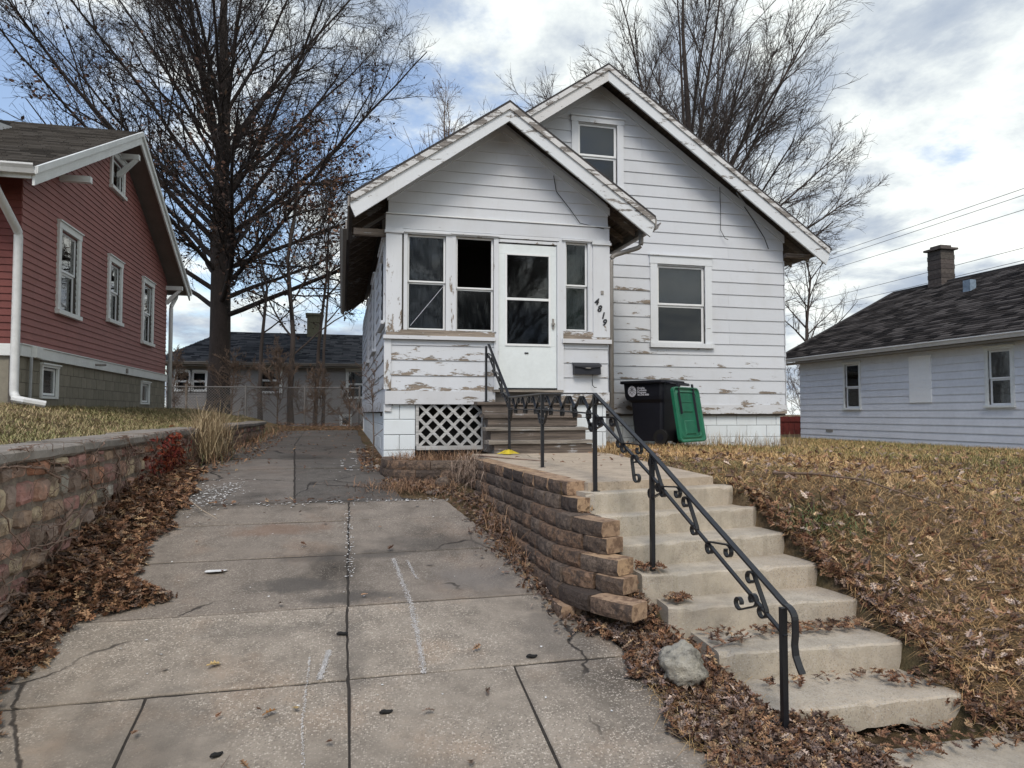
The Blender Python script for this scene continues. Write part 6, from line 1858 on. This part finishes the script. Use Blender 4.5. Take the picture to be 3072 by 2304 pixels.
def f_gr(n):
    y = 2.9 + 16 * rng.uniform(0, 1, n) ** 1.6; x = rng.uniform(2.8, 15, n)
    w = (x > np.interp(y, [2.9, 3.15, 3.97, 4.34, 5.03, 5.3, 8.6], [3.30, 3.31, 3.31, 3.29, 3.27, 3.10, 3.40])) & ((y < 11.4) | (x > 8.1)) & (x < 13.95) & (x < 2.4 + y * 1.35 + 2)
    return np.stack([x, y], 1), w * 1.0


p = scatter(175000, f_gr); d_ = np.hypot(p[:, 0], p[:, 1])
P3 = np.c_[p, H(p[:, 0], p[:, 1]) + wig(p[:, 0], p[:, 1]) - .004]
near = d_ < 8.5
tag(blades('dry_grass', P3[near], .16, .004, .03, .7, STRAW, None, .6, colmul=colr), 'matted straw coloured grass on the near lawn slope right of the steps', 'grass', kind='stuff')
tag(blades('dry_grass', P3[~near], .10, .007, .3, 1.2, STRAW, None, .6, colmul=colr), 'dry tan and green lawn between the white and pale houses', 'grass', kind='stuff')


def coll(P, pal):
    g = .38 + .5 * (greenness(P[:, 0] * 1.5, P[:, 1] * .8) - .5) + .10
    isg = rng.uniform(0, 1, len(P)) < np.clip(g, .1, .85)
    a = np.array([(.40, .32, .17), (.33, .26, .14), (.45, .34, .20)])[rng.integers(0, 3, len(P))]; b = np.array([(.16, .165, .065), (.21, .20, .085), (.28, .25, .12)])[rng.integers(0, 3, len(P))]
    return np.where(isg[:, None], b, a)


def f_gl(n):
    y = 4 + 19 * rng.uniform(0, 1, n) ** 1.1; x = rng.uniform(-7.5, -2.25, n)
    return np.stack([x, y], 1), ((x > -4.38) | (y < 11.0) | (y > 19.6)) * (x > -.62 * y - 1.0) * 1.0


p = scatter(80000, f_gl); P3 = np.c_[p, H(p[:, 0], p[:, 1]) + wig(p[:, 0], p[:, 1]) - .004]
tag(blades('lawn_grass', P3, .065, .007, .3, 1.2, STRAW, None, .5, colmul=coll), 'short faded green lawn between the stone wall and the red house', 'grass', kind='stuff')
# green tuft on the slope
c = np.array([3.62, 4.75]); p = c + rng.normal(0, 1, (420, 2)) * np.array([.26, .11]); p = p[p[:, 0] > 3.3]
tag(blades('grass_tuft', np.c_[p, H(p[:, 0], p[:, 1])], .17, .007, .15, .9, [(.06, .095, .035), (.10, .14, .055), (.15, .18, .075), (.30, .24, .11)], None, 1.3), 'dark green grass tuft on the slope beside the third concrete step', 'grass', kind='stuff')
# dry stems in the planter and before it
p = np.stack([rng.uniform(.62, 1.75, 1500), rng.uniform(8.55, 9.45, 1500)], 1)
DRY = [(.28, .16, .09), (.22, .125, .075), (.34, .22, .13), (.16, .10, .07)]
tag(blades('dry_weeds', np.c_[p, np.full(len(p), .97)], .20, .005, .2, 1.4, DRY, None, .9), 'reddish brown dead weeds filling the planter under the lattice', 'weeds', kind='stuff')
p = np.array([.85, 7.75]) + rng.normal(0, 1, (1300, 2)) * np.array([.32, .20]); p = p[(p[:, 0] < 1.3)]
tag(blades('dry_weeds', np.c_[p, dz(p[:, 1]) + .01], .15, .005, .1, 1.0, DRY, None, .9), 'flattened dead weeds on the ground before the planter wall', 'weeds', kind='stuff')
p = np.stack([1.42 + rng.normal(0, .07, 420), 7.9 + rng.normal(0, .22, 420)], 1)
tag(blades('dry_weeds', np.c_[p, rng.uniform(.85, 1.08, len(p))], .24, .005, -.9, 1.2, [(.30, .22, .17), (.22, .16, .12), (.38, .29, .22)], None, 1.2), 'tangle of grey dead stems hanging over the far end of the block wall', 'weeds', kind='stuff')
p = np.stack([1.30 + rng.normal(0, .05, 160), rng.uniform(5.0, 6.6, 160)], 1)
tag(blades('dry_weeds', np.c_[p, dz(p[:, 1]) + rng.uniform(.0, .25, len(p))], .22, .004, .2, 1.4, DRY, None, .9), 'thin dead stems against the middle of the block wall', 'weeds', kind='stuff')
p = np.array([-1.80, 10.7]) + rng.normal(0, 1, (1000, 2)) * np.array([.10, .38])
tag(blades('dry_grass_plume', np.c_[p, dz(p[:, 1]) + rng.uniform(0, .45, len(p))], .42, .007, .7, 1.5, [(.34, .26, .15), (.27, .19, .11), (.42, .33, .20)], None, .6), 'tall tan dry grass clump leaning over the stone wall', 'grass', kind='stuff')
p = np.stack([rng.uniform(3.85, 8.3, 900), rng.uniform(11.18, 11.5, 900)], 1); p = p[(p[:, 0] > 5.6) | (p[:, 0] < 4.5)]
tag(blades('dry_weeds', np.c_[p, H(p[:, 0], p[:, 1])], .26, .006, .9, 1.55, [(.33, .25, .16), (.25, .18, .12), (.40, .32, .20)], None, .4), 'dry weeds standing along the painted block foundation', 'weeds', kind='stuff')
p = np.stack([rng.uniform(2.03, 2.4, 220), rng.uniform(8.4, 8.8, 220)], 1) + np.array([1.2, 0])
tag(blades('dry_weeds', np.c_[p, H(p[:, 0], p[:, 1]) + .03], .16, .006, .2, 1.2, [(.40, .28, .14), (.33, .23, .12)], None, .8), 'straw coloured weeds at the right foot of the wooden steps', 'weeds', kind='stuff')
p = np.stack([rng.uniform(1.62, 2.25, 1100), rng.uniform(2.6, 3.6, 1100)], 1); p = p[p[:, 0] < leftsteps(p[:, 1]) + .03]
tag(blades('dry_weeds', np.c_[p, H(p[:, 0], p[:, 1]) + .05], .15, .0035, -.1, .7, [(.40, .26, .11), (.32, .2, .09), (.45, .33, .17)], None, .8), 'straw stems woven through the litter below the grey rock', 'weeds', kind='stuff')
p = np.stack([rng.uniform(-1.9, -1.5, 420), rng.uniform(9.5, 20, 420)], 1)
tag(blades('dry_weeds', np.c_[p, dz(p[:, 1])], .30, .008, .3, 1.5, DRY + [(.12, .13, .06)], None, .8), 'weedy growth along the far foot of the stone wall', 'weeds', kind='stuff')

# vines on the stone wall
VN = 120; Pn = 26; pts = np.zeros((VN, Pn, 3)); yy = rng.uniform(3.6, 13.5, VN); zz = rng.uniform(.1, 1.25, VN); zz = np.maximum(zz, dz(yy) + .02)
ang = rng.choice([2.6, 2.9, 3.2, .4, 2.2], VN) + rng.normal(0, .2, VN)
pts[:, 0] = np.c_[np.full(VN, XW + .055), yy, zz]; st = rng.uniform(.035, .085, VN)
for k in range(1, Pn):
    ang += rng.normal(0, .30, VN); pts[:, k, 1] = pts[:, k - 1, 1] + np.cos(ang) * st; pts[:, k, 2] = pts[:, k - 1, 2] + np.sin(ang) * st * .7
    over = pts[:, k, 2] > 1.36; pts[over, k, 2] = 1.38; pts[:, k, 0] = XW + .05 + rng.uniform(-.02, .02, VN); pts[over, k, 0] = XW + .02
    pts[:, k, 2] = np.maximum(pts[:, k, 2], dz(pts[:, k, 1]) - .02)
r0 = rng.choice([.0035, .005, .009, .013], VN, p=[.3, .35, .25, .1]); rad = r0[:, None] * np.linspace(1, .4, Pn)[None]
tw = children(pts, rad, st * Pn, 9, .05, .95, .4, 1.3, .28, .5, 7, .25, .0, rmin=.0018)
tw[0][..., 0] = XW + .045 + rng.uniform(-.015, .02, tw[0].shape[:2]); tw[0][..., 2] = np.minimum(tw[0][..., 2], 1.40)
V, F = tubes([(pts, rad, 5), (tw[0], tw[1], 3)])
tag(fast_mesh('dead_vines', V, F, M['vine']), 'tangle of leafless brown vines clinging to the stone wall', 'vines', kind='stuff')
p = np.c_[np.full(330, XW + .06) + rng.uniform(0, .05, 330), 8.55 + rng.normal(0, .42, 330), 1.10 + rng.normal(0, .12, 330)]
tag(oakleaves('red_creeper', p, .075, [(.20, .035, .025), (.28, .06, .03), (.13, .03, .025), (.30, .10, .05)], None, .9), 'patch of dark red creeper leaves near the top of the stone wall', 'creeper', kind='stuff')

# white paint flakes, paper scrap, chalk streaks
def flecks(n, fx, s0, s1, zf):
    P = fx(n); V = []; F = []
    for i, (x, y) in enumerate(P):
        s_ = random.uniform(s0, s1); k = 5; o = len(V); z_ = zf(x, y)
        for j in range(k):
            a = 2 * math.pi * j / k + random.random(); V.append((x + s_ * math.cos(a) * random.uniform(.5, 1), y + s_ * math.sin(a) * random.uniform(.5, 1), z_ + random.uniform(.001, .006)))
        F.append(tuple(range(o, o + k)))
    return MB().add(V, F)


zd = lambda x, y: float(dz(y)) + .004
tag(flecks(420, lambda n: np.stack([-1.25 + rng.normal(0, .14, n), 7.75 + rng.normal(0, .42, n)], 1), .004, .020, zd).build('paint_flakes', M['plate'], kind='stuff'), 'scatter of white paint flakes at the left edge of the driveway', 'debris')
tag(flecks(120, lambda n: np.stack([rng.uniform(-.9, 1.1, n), 7.08 + rng.normal(0, .05, n)], 1), .006, .022, zd).build('paint_flakes', M['plate'], kind='stuff'), 'white flakes and grit along the change of pavement', 'debris')
tag(flecks(110, lambda n: np.stack([.3 + rng.normal(0, .18, n), rng.uniform(9, 14, n)], 1), .01, .04, zd).build('paint_flakes', M['plate'], kind='stuff'), 'pale chips by the broken patch beside the house', 'debris')
tag(flecks(60, lambda n: np.stack([rng.uniform(-1.3, 1.4, n), rng.uniform(3.2, 9, n)], 1), .004, .014, zd).build('paint_flakes', M['plate'], kind='stuff'), 'stray white specks on the lower driveway', 'debris')
tag(flecks(150, lambda n: np.stack([.075 + rng.normal(0, .018, n), rng.uniform(5.3, 6.8, n)], 1), .004, .012, zd).build('paint_flakes', M['plate'], kind='stuff'), 'white flakes lodged along the centre joint', 'debris')
V = [(-.88 + .085 * math.cos(a) * random.uniform(.8, 1), 5.52 + .05 * math.sin(a) * random.uniform(.8, 1), float(dz(5.52)) + .008 + random.uniform(0, .006)) for a in np.linspace(0, 6.1, 14)]
tag(MB().add(V, [tuple(range(14))]).build('paper_scrap', M['plate']), 'crumpled white paper scrap lying on the left half of the driveway', 'litter')
chalks = [([(.41, 5.60), (.44, 5.2), (.47, 4.8), (.47, 4.4), (.46, 3.95)], .020, 900, 'long white chalk streak right of the centre joint'), ([(.51, 5.55), (.55, 5.2)], .012, 120, 'short chalk streak beside the long one'),
          ([(-.055, 4.28), (-.10, 3.98)], .016, 420, 'bold short chalk stroke just left of the centre joint'), ([(-.16, 4.22), (-.17, 3.6), (-.13, 3.1)], .008, 200, 'faint long chalk line left of the centre joint'), ([(-.42, 3.3), (-.50, 2.95)], .006, 70, 'faint chalk line at the picture bottom')]
for pts_, wd, n, lb in chalks:
    L_ = np.cumsum([0] + [math.dist(a, b) for a, b in zip(pts_[:-1], pts_[1:])]); n = n * 3; t_ = rng.beta(.9, .9, n) * L_[-1]
    X_ = np.interp(t_, L_, [q_[0] for q_ in pts_]) + rng.normal(0, wd * .5, n); Y_ = np.interp(t_, L_, [q_[1] for q_ in pts_])
    tag(flecks(n, lambda n_: np.stack([X_, Y_], 1), .0012, .0048, zd).build('chalk_mark', M['chalk'], kind='stuff'), lb, 'chalk mark')
# fallen branches
def twigobj(name, pts, r, lb, mat='twig', side=()):
    mb = MB().tube(pts, list(np.linspace(r, r * .35, len(pts))), 6)
    for s_ in side: mb.tube(s_, r * .4, 5)
    return tag(mb.build(name, M[mat], smooth=True), lb, 'branch')


def hp(x, y, dz_=.03): return (x, y, float(H(x, y)) + dz_)


twigobj('fallen_branch', [hp(3.75, 5.55, .06), hp(4.1, 5.45, .07), hp(4.45, 5.25, .08), hp(4.7, 5.02, .07), hp(4.92, 4.92, .06)], .013, 'crooked fallen branch lying across the lawn slope', side=([hp(4.45, 5.25, .08), hp(4.55, 5.35, .13)],))
twigobj('fallen_twig', [(2.12, 3.75, .235), (2.28, 3.78, .25), (2.45, 3.86, .235), (2.58, 3.9, .24)], .004, 'thin pale twig on the sixth concrete step', 'vine')
twigobj('fallen_twig', [(-.62, 2.95, .0), (-.52, 3.25, .04), (-.47, 3.42, .065)], .003, 'thin straw on the nearest left slab', 'vine')
twigobj('fallen_branch', [(1.56, 8.1, 1.10), (1.8, 7.8, 1.09), (2.05, 7.4, 1.085), (2.15, 7.25, 1.083)], .010, 'dark stick lying on the landing before the wooden steps', 'vine')
twigobj('fallen_twig', [(-1.35, 7.0, .80), (-1.2, 6.75, .74), (-1.05, 6.6, .68)], .006, 'pale broken stick at the tip of the leaf drift', 'landing')
# broken chunk beside the house
tag(boulder('concrete_chunk', (.25, 12.0, .935), (.16, .30, .035), M['cap'], 2.2, sub=3), 'broken grey concrete chunk on the driveway beside the house wall', 'debris')
